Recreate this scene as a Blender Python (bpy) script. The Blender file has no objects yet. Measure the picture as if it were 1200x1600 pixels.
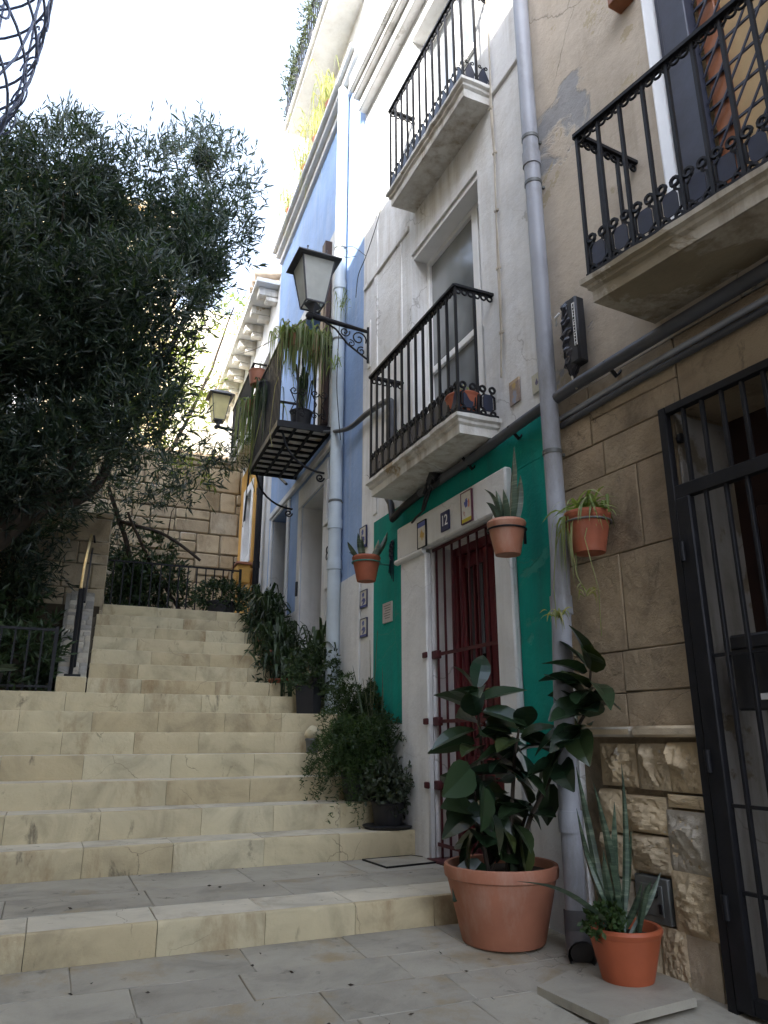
import bpy, bmesh, math, random
import numpy as np
from mathutils import Vector, noise
R = math.radians
rnd = random.Random(7)
sc = bpy.context.scene
COL = sc.collection

# ------------------------------------------------------------------ camera geometry (measured from the photograph)
FPX, HOR, EYE = 1150.0, 350.0, 0.95
TH = math.atan(HOR / FPX); PSI = R(23.8)
_s, _c, _sp, _cp = math.sin(TH), math.cos(TH), math.sin(PSI), math.cos(PSI)
def ray(u, v):
    x = (u - 600) / FPX; y = (800 - v) / FPX
    F = _c - y * _s; U = _s + y * _c
    return (x * _cp + F * _sp, -x * _sp + F * _cp, U)
def atY(u, v, Y):
    r = ray(u, v); k = Y / r[1]; return (r[0] * k, Y, EYE + r[2] * k)
def atX(u, v, X):
    r = ray(u, v); k = X / r[0]; return (X, r[1] * k, EYE + r[2] * k)

# ------------------------------------------------------------------ mesh builder
def smooth(pts, n=6):
    P = [Vector(p) for p in pts]; out = []
    for i in range(len(P)-1):
        p0, a, b, p3 = P[max(i-1,0)], P[i], P[i+1], P[min(i+2,len(P)-1)]
        for k in range(n):
            t = k/n; out.append(tuple(.5*((2*a)+(b-p0)*t+(2*p0-5*a+4*b-p3)*t*t+(3*a-p0-3*b+p3)*t**3)))
    return out+[tuple(P[-1])]
class Frame:
    """wall frame: s runs up the street along the wall, d out of the wall towards the street, z up"""
    def __init__(self, x0, y0, rot=0.0):
        self.x0, self.y0 = x0, y0; r = R(rot)
        self.a = (-math.sin(r), math.cos(r)); self.n = (-math.cos(r), -math.sin(r))
    def __call__(self, s, d, z):
        t = s - self.y0
        return (self.x0 + self.a[0] * t + self.n[0] * d, self.y0 + self.a[1] * t + self.n[1] * d, z)
WORLD = lambda x, y, z: (x, y, z)

class MB:
    def __init__(self, T=WORLD):
        self.v = []; self.f = []; self.mi = []; self.T = T
    def add(self, vs, fs, mi=0):
        b = len(self.v); T = self.T
        self.v.extend(T(*p) for p in vs)
        self.f.extend(tuple(b + i for i in q) for q in fs); self.mi.extend([mi] * len(fs))
        return self
    def box(self, x0, x1, y0, y1, z0, z1, ch=0.0, mi=0):
        if ch <= 0:
            vs = [(x0,y0,z0),(x1,y0,z0),(x1,y1,z0),(x0,y1,z0),(x0,y0,z1),(x1,y0,z1),(x1,y1,z1),(x0,y1,z1)]
            fs = [(0,3,2,1),(4,5,6,7),(0,1,5,4),(1,2,6,5),(2,3,7,6),(3,0,4,7)]
            return self.add(vs, fs, mi)
        cx, cy, cz = (x0+x1)/2, (y0+y1)/2, (z0+z1)/2
        hx, hy, hz = (x1-x0)/2, (y1-y0)/2, (z1-z0)/2
        ch = min(ch, hx*.9, hy*.9, hz*.9)
        vs = []; idx = {}
        for sx in (-1,1):
            for sy in (-1,1):
                for sz in (-1,1):
                    for k in range(3):
                        p = [sx*(hx-ch), sy*(hy-ch), sz*(hz-ch)]
                        p[k] = (sx*hx, sy*hy, sz*hz)[k]
                        idx[(sx,sy,sz,k)] = len(vs); vs.append((cx+p[0], cy+p[1], cz+p[2]))
        I = lambda a,b,c,k: idx[(a,b,c,k)]
        fs = []
        for s in (-1,1):
            q = [I(s,-1,-1,0),I(s,1,-1,0),I(s,1,1,0),I(s,-1,1,0)]; fs.append(q if s>0 else q[::-1])
            q = [I(-1,s,-1,1),I(-1,s,1,1),I(1,s,1,1),I(1,s,-1,1)]; fs.append(q if s>0 else q[::-1])
            q = [I(-1,-1,s,2),I(1,-1,s,2),I(1,1,s,2),I(-1,1,s,2)]; fs.append(q if s>0 else q[::-1])
        for a in (-1,1):
            for b in (-1,1):
                fs.append([I(a,b,-1,0),I(a,b,1,0),I(a,b,1,1),I(a,b,-1,1)][::(1 if a*b<0 else -1)][::-1])
                fs.append([I(a,-1,b,0),I(a,1,b,0),I(a,1,b,2),I(a,-1,b,2)][::(1 if a*b<0 else -1)])
                fs.append([I(-1,a,b,1),I(1,a,b,1),I(1,a,b,2),I(-1,a,b,2)][::(1 if a*b<0 else -1)][::-1])
                for c in (-1,1):
                    q = [I(a,b,c,0),I(a,b,c,1),I(a,b,c,2)]; fs.append(q if a*b*c>0 else q[::-1])
        return self.add(vs, fs, mi)
    def quad(self, a, b, c, d, mi=0): return self.add([a,b,c,d], [(0,1,2,3)], mi)
    def tube(self, pts, r, n=8, mi=0, closed=False, caps=True):
        P = [Vector(p) for p in pts]; m = len(P)
        rs = r if isinstance(r, (list, tuple)) else [r]*m
        vs = []; up = None
        for i in range(m):
            if closed: t = P[(i+1)%m] - P[i-1]
            else: t = P[min(i+1,m-1)] - P[max(i-1,0)]
            if t.length < 1e-9: t = Vector((0,0,1))
            t.normalize()
            if up is None:
                up = Vector((0,0,1)) if abs(t.z) < .9 else Vector((0,1,0))
            x = up - t*up.dot(t)
            if x.length < 1e-6: x = t.orthogonal()
            x.normalize(); y = t.cross(x); up = x
            off = math.pi/4 if n == 4 else 0
            for k in range(n):
                a = 2*math.pi*k/n + off
                p = P[i] + (x*math.cos(a) + y*math.sin(a))*rs[i]; vs.append(tuple(p))
        fs = []
        for i in range(m if closed else m-1):
            for k in range(n):
                j = (i+1)%m
                fs.append((i*n+k, i*n+(k+1)%n, j*n+(k+1)%n, j*n+k))
        if caps and not closed:
            fs.append(tuple(range(n))[::-1]); fs.append(tuple((m-1)*n+k for k in range(n)))
        return self.add(vs, fs, mi)
    def bar(self, p, q, r, mi=0): return self.tube([p,q], r*1.414, 4, mi)
    def prism(self, poly, o, ex, ey, ez, mi=0):
        """polygon (list of 2-D points) in plane o+ex*a+ey*b, extruded by the vector ez"""
        o, ex, ey, ez = map(Vector, (o,ex,ey,ez)); n = len(poly)
        a = [tuple(o+ex*p[0]+ey*p[1]) for p in poly]; b = [tuple(o+ex*p[0]+ey*p[1]+ez) for p in poly]
        fs = [tuple(range(n))[::-1], tuple(n+k for k in range(n))]
        fs += [(k,(k+1)%n,n+(k+1)%n,n+k) for k in range(n)]
        return self.add(a+b, fs, mi)
    def lathe(self, prof, c, n=28, mi=0):
        vs = []; fs = []
        for (r,z) in prof:
            for k in range(n):
                a = 2*math.pi*k/n; vs.append((c[0]+r*math.cos(a), c[1]+r*math.sin(a), c[2]+z))
        for i in range(len(prof)-1):
            for k in range(n):
                fs.append((i*n+k, i*n+(k+1)%n, (i+1)*n+(k+1)%n, (i+1)*n+k))
        return self.add(vs, fs, mi)
    def ring(self, c, r, tr, ex, ey, mi=0, n=10, m=5, a0=0, a1=2*math.pi):
        c, ex, ey = map(Vector, (c,ex,ey)); full = abs(a1-a0) > 6.28
        pts = [tuple(c+ex*(r*math.cos(a0+(a1-a0)*k/n))+ey*(r*math.sin(a0+(a1-a0)*k/n))) for k in range(n if full else n+1)]
        return self.tube(pts, tr, m, mi, closed=full)
    def spiral(self, c, r0, r1, turns, a0, tr, ex, ey, mi=0, n=22):
        c, ex, ey = map(Vector, (c,ex,ey)); pts = []
        for k in range(n+1):
            t = k/n; a = a0+turns*2*math.pi*t; r = r0+(r1-r0)*t
            pts.append(tuple(c+ex*(r*math.cos(a))+ey*(r*math.sin(a))))
        return self.tube(pts, tr, 5, mi)
    def build(self, name, mats, parent=None, sharp=38, jit=None):
        return make(name, self.v, self.f, mats, parent, self.mi, sharp, recalc=True)

def wloc(o):
    p = Vector((0,0,0))
    while o is not None: p = p + o.location; o = o.parent
    return p
def make(name, V, F, mats, parent=None, mi=None, sharp=38, uv=True, recalc=False):
    V = np.asarray(V, dtype=np.float64).reshape(-1,3)
    if parent is not None: org = np.array(wloc(parent)); loc = (0,0,0)
    else:
        lo, hi = V.min(0), V.max(0); org = np.array(((lo[0]+hi[0])/2,(lo[1]+hi[1])/2,lo[2])); loc = tuple(org)
    me = bpy.data.meshes.new(name)
    me.from_pydata((V-org).tolist(), [], F)
    if not isinstance(mats, (list,tuple)): mats = [mats]
    for m in mats: me.materials.append(m)
    np_ = len(me.polygons)
    if mi is not None and len(mats) > 1: me.polygons.foreach_set('material_index', np.array(mi, dtype=np.int32))
    if recalc:
        bm = bmesh.new(); bm.from_mesh(me); bmesh.ops.recalc_face_normals(bm, faces=bm.faces[:]); bm.to_mesh(me); bm.free()
    if uv:
        nl = len(me.loops); lv = np.empty(nl, dtype=np.int32); me.loops.foreach_get('vertex_index', lv)
        nr = np.empty(np_*3); me.polygons.foreach_get('normal', nr); nr = np.abs(nr.reshape(-1,3))
        lt = np.empty(np_, dtype=np.int32); me.polygons.foreach_get('loop_total', lt)
        ax = np.repeat(nr.argmax(1), lt); W = V[lv]
        u = np.where(ax==0, W[:,1], W[:,0]); v = np.where(ax==2, W[:,1], W[:,2])
        ul = me.uv_layers.new(name='UVMap'); ul.data.foreach_set('uv', np.stack([u,v],1).ravel())
    if sharp:
        me.polygons.foreach_set('use_smooth', np.ones(np_, dtype=bool)); me.set_sharp_from_angle(angle=R(sharp))
    me.update()
    o = bpy.data.objects.new(name, me); COL.objects.link(o); o.location = loc
    if parent is not None: o.parent = parent
    return o
def tag(o, label=None, cat=None, group=None, kind=None):
    if label: o['label'] = label
    if cat: o['category'] = cat
    if group: o['group'] = group
    if kind: o['kind'] = kind
    return o
def thing(name, loc, label, cat, group=None):
    o = bpy.data.objects.new(name, None); COL.objects.link(o); o.location = loc; o.empty_display_size = .1
    return tag(o, label, cat, group)
def part(name, loc, parent):
    """an Empty used for a part that itself has sub-parts"""
    o = bpy.data.objects.new(name, None); COL.objects.link(o); o.parent = parent
    o.location = Vector(loc)-wloc(parent); o.empty_display_size = .05
    return o
def copy_tree(o, parent=None, loc=None):
    c = o.copy(); COL.objects.link(c)
    if parent is not None: c.parent = parent
    if loc is not None: c.location = loc
    for ch in o.children: copy_tree(ch, c)
    return c

# ------------------------------------------------------------------ materials
def new_mat(name):
    m = bpy.data.materials.new(name); m.use_nodes = True; nt = m.node_tree
    for n in list(nt.nodes): nt.nodes.remove(n)
    out = nt.nodes.new('ShaderNodeOutputMaterial'); p = nt.nodes.new('ShaderNodeBsdfPrincipled')
    nt.links.new(p.outputs[0], out.inputs[0])
    return m, nt, p
def N(nt, t, **kw):
    n = nt.nodes.new(t)
    for k, v in kw.items():
        if k.startswith('i_'): n.inputs[k[2:].replace('_',' ')].default_value = v
        else: setattr(n, k, v)
    return n
def C4(c): return (c[0], c[1], c[2], 1)
def ramp(nt, src, stops):
    r = nt.nodes.new('ShaderNodeValToRGB'); e = r.color_ramp.elements
    while len(e) < len(stops): e.new(.5)
    for i, (p, c) in enumerate(stops):
        e[i].position = p; e[i].color = C4(c) if not isinstance(c, float) else (c,c,c,1)
    nt.links.new(src, r.inputs[0]); return r.outputs[0]
def mixc(nt, fac, a, b, mode='MIX'):
    m = nt.nodes.new('ShaderNodeMix'); m.data_type = 'RGBA'; m.blend_type = mode
    for sock, val in ((m.inputs[0],fac),(m.inputs[6],a),(m.inputs[7],b)):
        if hasattr(val,'links'): nt.links.new(val, sock)
        elif isinstance(val,(int,float)): sock.default_value = val
        else: sock.default_value = C4(val)
    return m.outputs[2]
def coord(nt, scale=(1,1,1)):
    g = nt.nodes.new('ShaderNodeNewGeometry'); mp = nt.nodes.new('ShaderNodeMapping'); mp.inputs['Scale'].default_value = scale
    nt.links.new(g.outputs['Position'], mp.inputs[0]); return mp.outputs[0]
def noi(nt, co, scale, detail=4, rough=.55, dist=0.0):
    n = nt.nodes.new('ShaderNodeTexNoise'); n.inputs['Scale'].default_value = scale; n.inputs['Detail'].default_value = detail
    n.inputs['Roughness'].default_value = rough; n.inputs['Distortion'].default_value = dist
    nt.links.new(co, n.inputs['Vector']); return n.outputs['Fac']
def bump(nt, p, h, strength=.3, dist=.01, prev=None):
    b = nt.nodes.new('ShaderNodeBump'); b.inputs['Strength'].default_value = strength; b.inputs['Distance'].default_value = dist
    nt.links.new(h, b.inputs['Height'])
    if prev is not None: nt.links.new(prev, b.inputs['Normal'])
    nt.links.new(b.outputs[0], p.inputs['Normal']); return b.outputs[0]
def island(nt):
    return nt.nodes.new('ShaderNodeNewGeometry').outputs['Random Per Island']
def cracks(nt, scale, width, seed=0.0):
    co = coord(nt, (1,1,1)); mp = N(nt,'ShaderNodeMapping'); mp.inputs['Location'].default_value = (seed, seed*.7, seed*1.3)
    nt.links.new(co, mp.inputs[0])
    nn = N(nt,'ShaderNodeTexNoise'); nn.inputs['Scale'].default_value = 3.0; nn.inputs['Detail'].default_value = 5
    nt.links.new(mp.outputs[0], nn.inputs['Vector'])
    add = N(nt,'ShaderNodeMixRGB', blend_type='LINEAR_LIGHT'); add.inputs[0].default_value = .18
    nt.links.new(mp.outputs[0], add.inputs[1]); nt.links.new(nn.outputs['Color'], add.inputs[2])
    vo = N(nt,'ShaderNodeTexVoronoi', feature='DISTANCE_TO_EDGE'); vo.inputs['Scale'].default_value = scale
    nt.links.new(add.outputs[0], vo.inputs['Vector'])
    return ramp(nt, vo.outputs['Distance'], [(0.0,1.0),(width,0.0)])

def m_plain(name, col, rough=.6, var=.25, scale=6, metal=0.0, bmp=.15, bscale=40, spec=.4, isl=0.0, dirt=None, dirt_amt=.5):
    m, nt, p = new_mat(name); co = coord(nt)
    n1 = noi(nt, co, scale, 5, .6)
    lo = tuple(c*(1-var) for c in col); hi = tuple(min(1,c*(1+var)) for c in col)
    c = ramp(nt, n1, [(.3,lo),(.7,hi)])
    if isl:
        k = ramp(nt, island(nt), [(0,1-isl),(1,1+isl*.6)]); c = mixc(nt, 1.0, c, k, 'MULTIPLY')
    if dirt:
        d = ramp(nt, noi(nt, coord(nt,(1,1,.35)), 3.1, 7, .68), [(.52,0.0),(.72,1.0)])
        mm = N(nt,'ShaderNodeMath', operation='MULTIPLY'); nt.links.new(d, mm.inputs[0]); mm.inputs[1].default_value = dirt_amt
        c = mixc(nt, mm.outputs[0], c, dirt)
    nt.links.new(c, p.inputs['Base Color']); p.inputs['Roughness'].default_value = rough
    p.inputs['Metallic'].default_value = metal; p.inputs['Specular IOR Level'].default_value = spec
    if bmp: bump(nt, p, noi(nt, coord(nt), bscale, 4, .6), bmp, .004)
    return m

def m_stucco(name, col, grime=(.35,.32,.26), amt=.45, patch=None, patch_amt=.0, seed=0.0, crack=.5, patch2=None):
    """painted lime render: mottled, streaked by rain, cracked, with flaked patches"""
    m, nt, p = new_mat(name)
    co = coord(nt); mp = N(nt,'ShaderNodeMapping'); mp.inputs['Location'].default_value = (seed,seed*2.1,seed*.6); nt.links.new(co, mp.inputs[0]); co = mp.outputs[0]
    c = ramp(nt, noi(nt, co, 2.3, 6, .6), [(.3, tuple(x*.86 for x in col)), (.7, tuple(min(1,x*1.05) for x in col))])
    st = N(nt,'ShaderNodeMapping'); st.inputs['Scale'].default_value = (6,6,.5); nt.links.new(co, st.inputs[0])
    s = ramp(nt, noi(nt, st.outputs[0], 1.6, 6, .65), [(.43,0.0),(.68,1.0)])
    g = ramp(nt, noi(nt, co, .9, 6, .7), [(.38,0.0),(.62,1.0)])
    mm = N(nt,'ShaderNodeMath', operation='MULTIPLY'); nt.links.new(s, mm.inputs[0]); nt.links.new(g, mm.inputs[1])
    m2 = N(nt,'ShaderNodeMath', operation='MULTIPLY'); nt.links.new(mm.outputs[0], m2.inputs[0]); m2.inputs[1].default_value = amt
    c = mixc(nt, m2.outputs[0], c, grime)
    w2 = ramp(nt, noi(nt, co, 3.4, 9, .72, .6), [(.57,0.0),(.66,.55*min(1,amt*1.3))]); c = mixc(nt, w2, c, tuple(.5*a+.5*b*.8 for a,b in zip(col,grime)))
    h = noi(nt, co, 9, 8, .65)
    if patch:
        pf = ramp(nt, noi(nt, co, 1.1, 9, .62, .4), [(.5+.12*(1-patch_amt),0.0),(.52+.12*(1-patch_amt),1.0)])
        pc = ramp(nt, noi(nt, co, 7, 6, .7), [(.3, tuple(x*.8 for x in patch)), (.7, patch)])
        c = mixc(nt, pf, c, pc)
        if patch2:
            pf2 = ramp(nt, noi(nt, co, 2.6, 9, .66, .5), [(.60,0.0),(.63,1.0)]); c = mixc(nt, pf2, c, patch2)
        mh = N(nt,'ShaderNodeMath', operation='MULTIPLY_ADD'); nt.links.new(pf, mh.inputs[0]); mh.inputs[1].default_value = -.35; nt.links.new(h, mh.inputs[2]); h = mh.outputs[0]
    if crack:
        ck = cracks(nt, 1.15, .006, seed)
        gate = ramp(nt, noi(nt, co, .8, 2), [(.5,0.0),(.58,crack)])
        mk = N(nt,'ShaderNodeMath', operation='MULTIPLY'); nt.links.new(ck, mk.inputs[0]); nt.links.new(gate, mk.inputs[1])
        c = mixc(nt, mk.outputs[0], c, (.16,.14,.11))
    nt.links.new(c, p.inputs['Base Color']); p.inputs['Roughness'].default_value = .88; p.inputs['Specular IOR Level'].default_value = .2
    b = bump(nt, p, h, .5, .02); bump(nt, p, noi(nt, co, 60, 3, .6), .25, .004, b)
    return m

def m_blocks(name, cols, stain=(.16,.1,.045), stain_amt=.6, rough=.75, bm=.4, pit=True, isl=.16, crack=True, vlo=.66, vhi=1.16, blot=None):
    """limestone: colour differs per block (mesh island), with veins, rusty and black stains"""
    m, nt, p = new_mat(name); co = coord(nt); r = island(nt)
    off = N(nt,'ShaderNodeVectorMath', operation='SCALE'); comb = N(nt,'ShaderNodeCombineXYZ')
    for i in range(3): nt.links.new(r, comb.inputs[i])
    nt.links.new(comb.outputs[0], off.inputs[0]); off.inputs['Scale'].default_value = 37.0
    ad = N(nt,'ShaderNodeVectorMath', operation='ADD'); nt.links.new(co, ad.inputs[0]); nt.links.new(off.outputs[0], ad.inputs[1]); cb = ad.outputs[0]
    base = ramp(nt, r, [(i/(len(cols)-1), c) for i, c in enumerate(cols)])
    v = ramp(nt, noi(nt, cb, 3.2, 7, .62, .6), [(.28,vlo),(.5,1.0),(.72,vhi)])
    c = mixc(nt, 1.0, base, v, 'MULTIPLY')
    sp = N(nt,'ShaderNodeMapping'); sp.inputs['Scale'].default_value = (1,1,.45); nt.links.new(cb, sp.inputs[0])
    s = ramp(nt, noi(nt, sp.outputs[0], 1.9, 8, .72, .3), [(.55,0.0),(.75,stain_amt)])
    c = mixc(nt, s, c, stain)
    if blot:
        bf = ramp(nt, noi(nt, co, 2.1, 8, .66, .5), [(.50,0.0),(.58,.75)]); c = mixc(nt, bf, c, blot)
    s2 = ramp(nt, noi(nt, sp.outputs[0], 6.5, 7, .72, .4), [(.61,0.0),(.71,.7)])
    c = mixc(nt, s2, c, (.07,.06,.045))
    if crack:
        ck = cracks(nt, 1.7, .004, 3.0); gate = ramp(nt, noi(nt, co, 1.4, 2), [(.55,0.0),(.6,.75)])
        mk = N(nt,'ShaderNodeMath', operation='MULTIPLY'); nt.links.new(ck, mk.inputs[0]); nt.links.new(gate, mk.inputs[1]); c = mixc(nt, mk.outputs[0], c, (.06,.05,.035))
    nt.links.new(c, p.inputs['Base Color']); p.inputs['Roughness'].default_value = rough; p.inputs['Specular IOR Level'].default_value = .3
    b = bump(nt, p, noi(nt, co, 14, 7, .7), bm, .015)
    if pit: bump(nt, p, ramp(nt, noi(nt, co, 70, 3, .6), [(.28,0.0),(.42,1.0)]), .25, .004, b)
    return m

def m_leaf(name, cols, trans=.3, rough=.5, spec=.35, var=.35):
    m, nt, p = new_mat(name); r = island(nt)
    c = ramp(nt, r, [(i/(len(cols)-1), x) for i, x in enumerate(cols)])
    k = ramp(nt, noi(nt, coord(nt), 1.5, 4), [(.3,1-var*1.25),(.7,1+var*.9)]); c = mixc(nt, 1.0, c, k, 'MULTIPLY')
    nt.links.new(c, p.inputs['Base Color']); p.inputs['Roughness'].default_value = rough; p.inputs['Specular IOR Level'].default_value = spec
    t = nt.nodes.new('ShaderNodeBsdfTranslucent'); tc = mixc(nt, 1.0, c, (1.5,1.7,.5), 'MULTIPLY'); nt.links.new(tc, t.inputs['Color'])
    mx = nt.nodes.new('ShaderNodeMixShader'); mx.inputs[0].default_value = trans
    nt.links.new(p.outputs[0], mx.inputs[1]); nt.links.new(t.outputs[0], mx.inputs[2])
    nt.links.new(mx.outputs[0], nt.nodes['Material Output'].inputs[0])
    return m
def m_snake():
    m, nt, p = new_mat('snake_leaf'); co = coord(nt, (3,3,34))
    b = ramp(nt, noi(nt, co, 1.0, 5, .7, 1.2), [(.40,(.028,.048,.03)),(.54,(.055,.085,.05)),(.68,(.15,.18,.12))])
    nt.links.new(b, p.inputs['Base Color']); p.inputs['Roughness'].default_value = .4; return m
def m_glass(name, col=(.03,.035,.04), rough=.06):
    m, nt, p = new_mat(name)
    c = ramp(nt, noi(nt, coord(nt), 1.3, 3), [(.35,tuple(x*.6 for x in col)),(.65,tuple(x*1.5 for x in col))])
    nt.links.new(c, p.inputs['Base Color']); p.inputs['Roughness'].default_value = rough; p.inputs['Specular IOR Level'].default_value = .6
    bump(nt, p, noi(nt, coord(nt), 1.4, 2), .05, .02); return m
def m_tile(name, kind, cx, cz, sx, sz):
    """hand painted glazed tile: colours laid out from the tile's own face position (y across, z up)"""
    m, nt, p = new_mat(name)
    g = nt.nodes.new('ShaderNodeTexCoord'); sep = N(nt,'ShaderNodeSeparateXYZ'); nt.links.new(g.outputs['Generated'], sep.inputs[0])
    y, z = sep.outputs[1], sep.outputs[2]
    nz = noi(nt, g.outputs['Generated'], 5.0, 4, .7, .8); nz2 = noi(nt, g.outputs['Generated'], 9.0, 3, .6)
    def blob(cy, cz_, ry, rz, soft=.35):
        def sc_(s, c, r):
            a = N(nt,'ShaderNodeMath', operation='SUBTRACT'); nt.links.new(s, a.inputs[0]); a.inputs[1].default_value = c
            b = N(nt,'ShaderNodeMath', operation='DIVIDE'); nt.links.new(a.outputs[0], b.inputs[0]); b.inputs[1].default_value = r
            q = N(nt,'ShaderNodeMath', operation='POWER'); nt.links.new(b.outputs[0], q.inputs[0]); q.inputs[1].default_value = 2; return q.outputs[0]
        s = N(nt,'ShaderNodeMath', operation='ADD'); nt.links.new(sc_(y,cy,ry), s.inputs[0]); nt.links.new(sc_(z,cz_,rz), s.inputs[1])
        w = N(nt,'ShaderNodeMath', operation='MULTIPLY_ADD'); nt.links.new(nz, w.inputs[0]); w.inputs[1].default_value = 2.6; nt.links.new(s.outputs[0], w.inputs[2])
        hv = N(nt,'ShaderNodeMath', operation='MULTIPLY'); nt.links.new(w.outputs[0], hv.inputs[0]); hv.inputs[1].default_value = .4
        return ramp(nt, hv.outputs[0], [(.62,1.0),(.74,0.0)])
    white = (.62,.6,.54); c = ramp(nt, nz2, [(.3,(.52,.5,.45)),(.7,white)])
    def band(lo, hi, col, c):
        a = N(nt,'ShaderNodeMath', operation='GREATER_THAN'); nt.links.new(z, a.inputs[0]); a.inputs[1].default_value = lo
        b = N(nt,'ShaderNodeMath', operation='LESS_THAN'); nt.links.new(z, b.inputs[0]); b.inputs[1].default_value = hi
        q = N(nt,'ShaderNodeMath', operation='MULTIPLY'); nt.links.new(a.outputs[0], q.inputs[0]); nt.links.new(b.outputs[0], q.inputs[1])
        return mixc(nt, q.outputs[0], c, col)
    if kind == 'figure_blue':
        c = mixc(nt, blob(.5,.62,.3,.2), c, (.07,.09,.3)); c = mixc(nt, blob(.25,.6,.16,.2), c, (.55,.2,.14)); c = mixc(nt, blob(.7,.3,.2,.14), c, (.4,.22,.2)); c = band(0,.13,(.5,.42,.05),c)
    elif kind == 'flower':
        c = mixc(nt, blob(.45,.45,.42,.3), c, (.5,.32,.1)); c = band(.8,1.1,(.1,.13,.38),c)
    elif kind == 'scene':
        c = mixc(nt, blob(.5,.35,.45,.3), c, (.09,.1,.27)); c = mixc(nt, blob(.55,.75,.25,.2), c, (.13,.15,.33)); c = band(0,.12,(.1,.11,.3),c)
    elif kind == 'saint':
        c = ramp(nt, nz, [(.3,(.26,.2,.17)),(.7,(.4,.32,.27))]); c = mixc(nt, blob(.5,.25,.35,.4), c, (.3,.34,.42)); c = mixc(nt, blob(.5,.75,.3,.2), c, (.5,.36,.16)); c = band(.86,1.1,(.52,.4,.27),c)
    elif kind == 'bird':
        c = mixc(nt, .5, c, (.52,.5,.36)); c = mixc(nt, blob(.5,.5,.22,.25), c, (.14,.12,.2))
    nt.links.new(c, p.inputs['Base Color']); p.inputs['Roughness'].default_value = .25; return m

M = {}
M['white_stucco'] = m_stucco('white_stucco', (.77,.77,.76), (.42,.38,.31), .65, patch=(.56,.55,.52), patch_amt=-.25, seed=1.3)
M['white_paint'] = m_stucco('white_paint', (.71,.71,.70), (.36,.34,.30), .35, seed=4.0, crack=.25)
M['beige_stucco'] = m_stucco('beige_stucco', (.56,.485,.39), (.28,.22,.16), .6, patch=(.36,.355,.35), patch_amt=.35, seed=8.1, crack=.8, patch2=(.43,.36,.25))
M['blue_stucco'] = m_stucco('blue_stucco', (.29,.41,.64), (.44,.50,.62), .6, seed=2.2, crack=.15)
M['green_paint'] = m_stucco('green_paint', (.008,.275,.22), (.02,.17,.15), .9, patch=(.05,.30,.24), patch_amt=-.1, seed=5.2, crack=.2)
M['ochre_stucco'] = m_stucco('ochre_stucco', (.58,.33,.09), (.4,.25,.1), .4, seed=3.2, crack=.1)
M['cream_stucco'] = m_stucco('cream_stucco', (.70,.58,.38), (.5,.4,.25), .3, seed=9.0, crack=.0)
M['slab_stucco'] = m_stucco('slab_stucco', (.70,.685,.64), (.27,.20,.12), .85, patch=(.42,.34,.23), patch_amt=-.15, seed=6.1, crack=.7)
M['slab_beige'] = m_stucco('slab_beige', (.47,.42,.335), (.15,.11,.065), .9, patch=(.30,.25,.17), patch_amt=.2, seed=11.3, crack=.9)
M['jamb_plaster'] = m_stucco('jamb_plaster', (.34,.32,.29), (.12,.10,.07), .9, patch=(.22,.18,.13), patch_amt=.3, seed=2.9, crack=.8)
M['step_stone'] = m_blocks('step_stone', [(.47,.395,.25),(.52,.445,.285),(.49,.42,.265),(.53,.465,.31),(.44,.36,.215),(.50,.43,.275)], (.20,.115,.045), .95, vlo=.66)
M['tread_stone'] = m_blocks('tread_stone', [(.49,.445,.345),(.53,.48,.375),(.51,.46,.355)], (.24,.17,.09), .7)
M['paving_stone'] = m_blocks('paving_stone', [(.29,.265,.215),(.335,.31,.25),(.31,.285,.23),(.36,.335,.275)], (.27,.185,.07), .85, rough=.6, isl=.22)
M['joint'] = m_plain('joint', (.20,.175,.13), .95)
M['mortar'] = m_plain('mortar', (.12,.10,.07), .95)
M['ashlar'] = m_blocks('ashlar', [(.31,.235,.155),(.35,.27,.18),(.325,.25,.165),(.37,.29,.195)], (.12,.085,.055), .9, rough=.9, bm=1.4, isl=.1, vlo=.55, vhi=1.3, blot=(.39,.305,.20))
M['rock_face'] = m_blocks('rock_face', [(.45,.345,.21),(.53,.425,.28),(.47,.385,.265),(.39,.355,.295)], (.19,.12,.06), .5, rough=.85, bm=.6, crack=False)
M['wall_stone'] = m_blocks('wall_stone', [(.31,.25,.16),(.40,.335,.235),(.35,.29,.195),(.27,.215,.14),(.37,.33,.255)], (.14,.10,.06), .85, rough=.9, bm=.8)
M['rubble'] = m_blocks('rubble', [(.34,.31,.25),(.45,.40,.31),(.24,.23,.21),(.5,.46,.37)], (.12,.10,.07), .6, rough=.9, bm=.8)
M['iron'] = m_plain('iron', (.010,.010,.012), .55, .3, 9, .0, .3, 60, .25)
M['iron_blue'] = m_plain('iron_blue', (.015,.020,.042), .45, .3, 9, 0, .2, 60, .5)
M['glare_iron'] = m_plain('glare_iron', (.16,.20,.32), .5, .2, 9, 0, .2, 60, .4)  # pale blue puts glare into the colour of dark iron
M['red_iron'] = m_plain('red_iron', (.06,.008,.011), .55, .3, 9)
M['red_wood'] = m_plain('red_wood', (.115,.009,.014), .42, .3, 5, bmp=.2, bscale=25)
M['dark_wood'] = m_plain('dark_wood', (.035,.016,.012), .5, .3, 5)
M['brown_wood'] = m_plain('brown_wood', (.26,.095,.04), .5, .25, 7)
M['tan_board'] = m_plain('tan_board', (.52,.37,.19), .7, .15, 3)
M['slate_wood'] = m_plain('slate_wood', (.035,.04,.062), .5, .25, 6)
M['pipe_grey'] = m_plain('pipe_grey', (.30,.31,.34), .45, .12, 3, dirt=(.13,.12,.10), dirt_amt=.8, bmp=.08)
M['pipe_blue'] = m_plain('pipe_blue', (.46,.52,.56), .45, .12, 3, dirt=(.25,.25,.22), dirt_amt=.35, bmp=.05)
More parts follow.
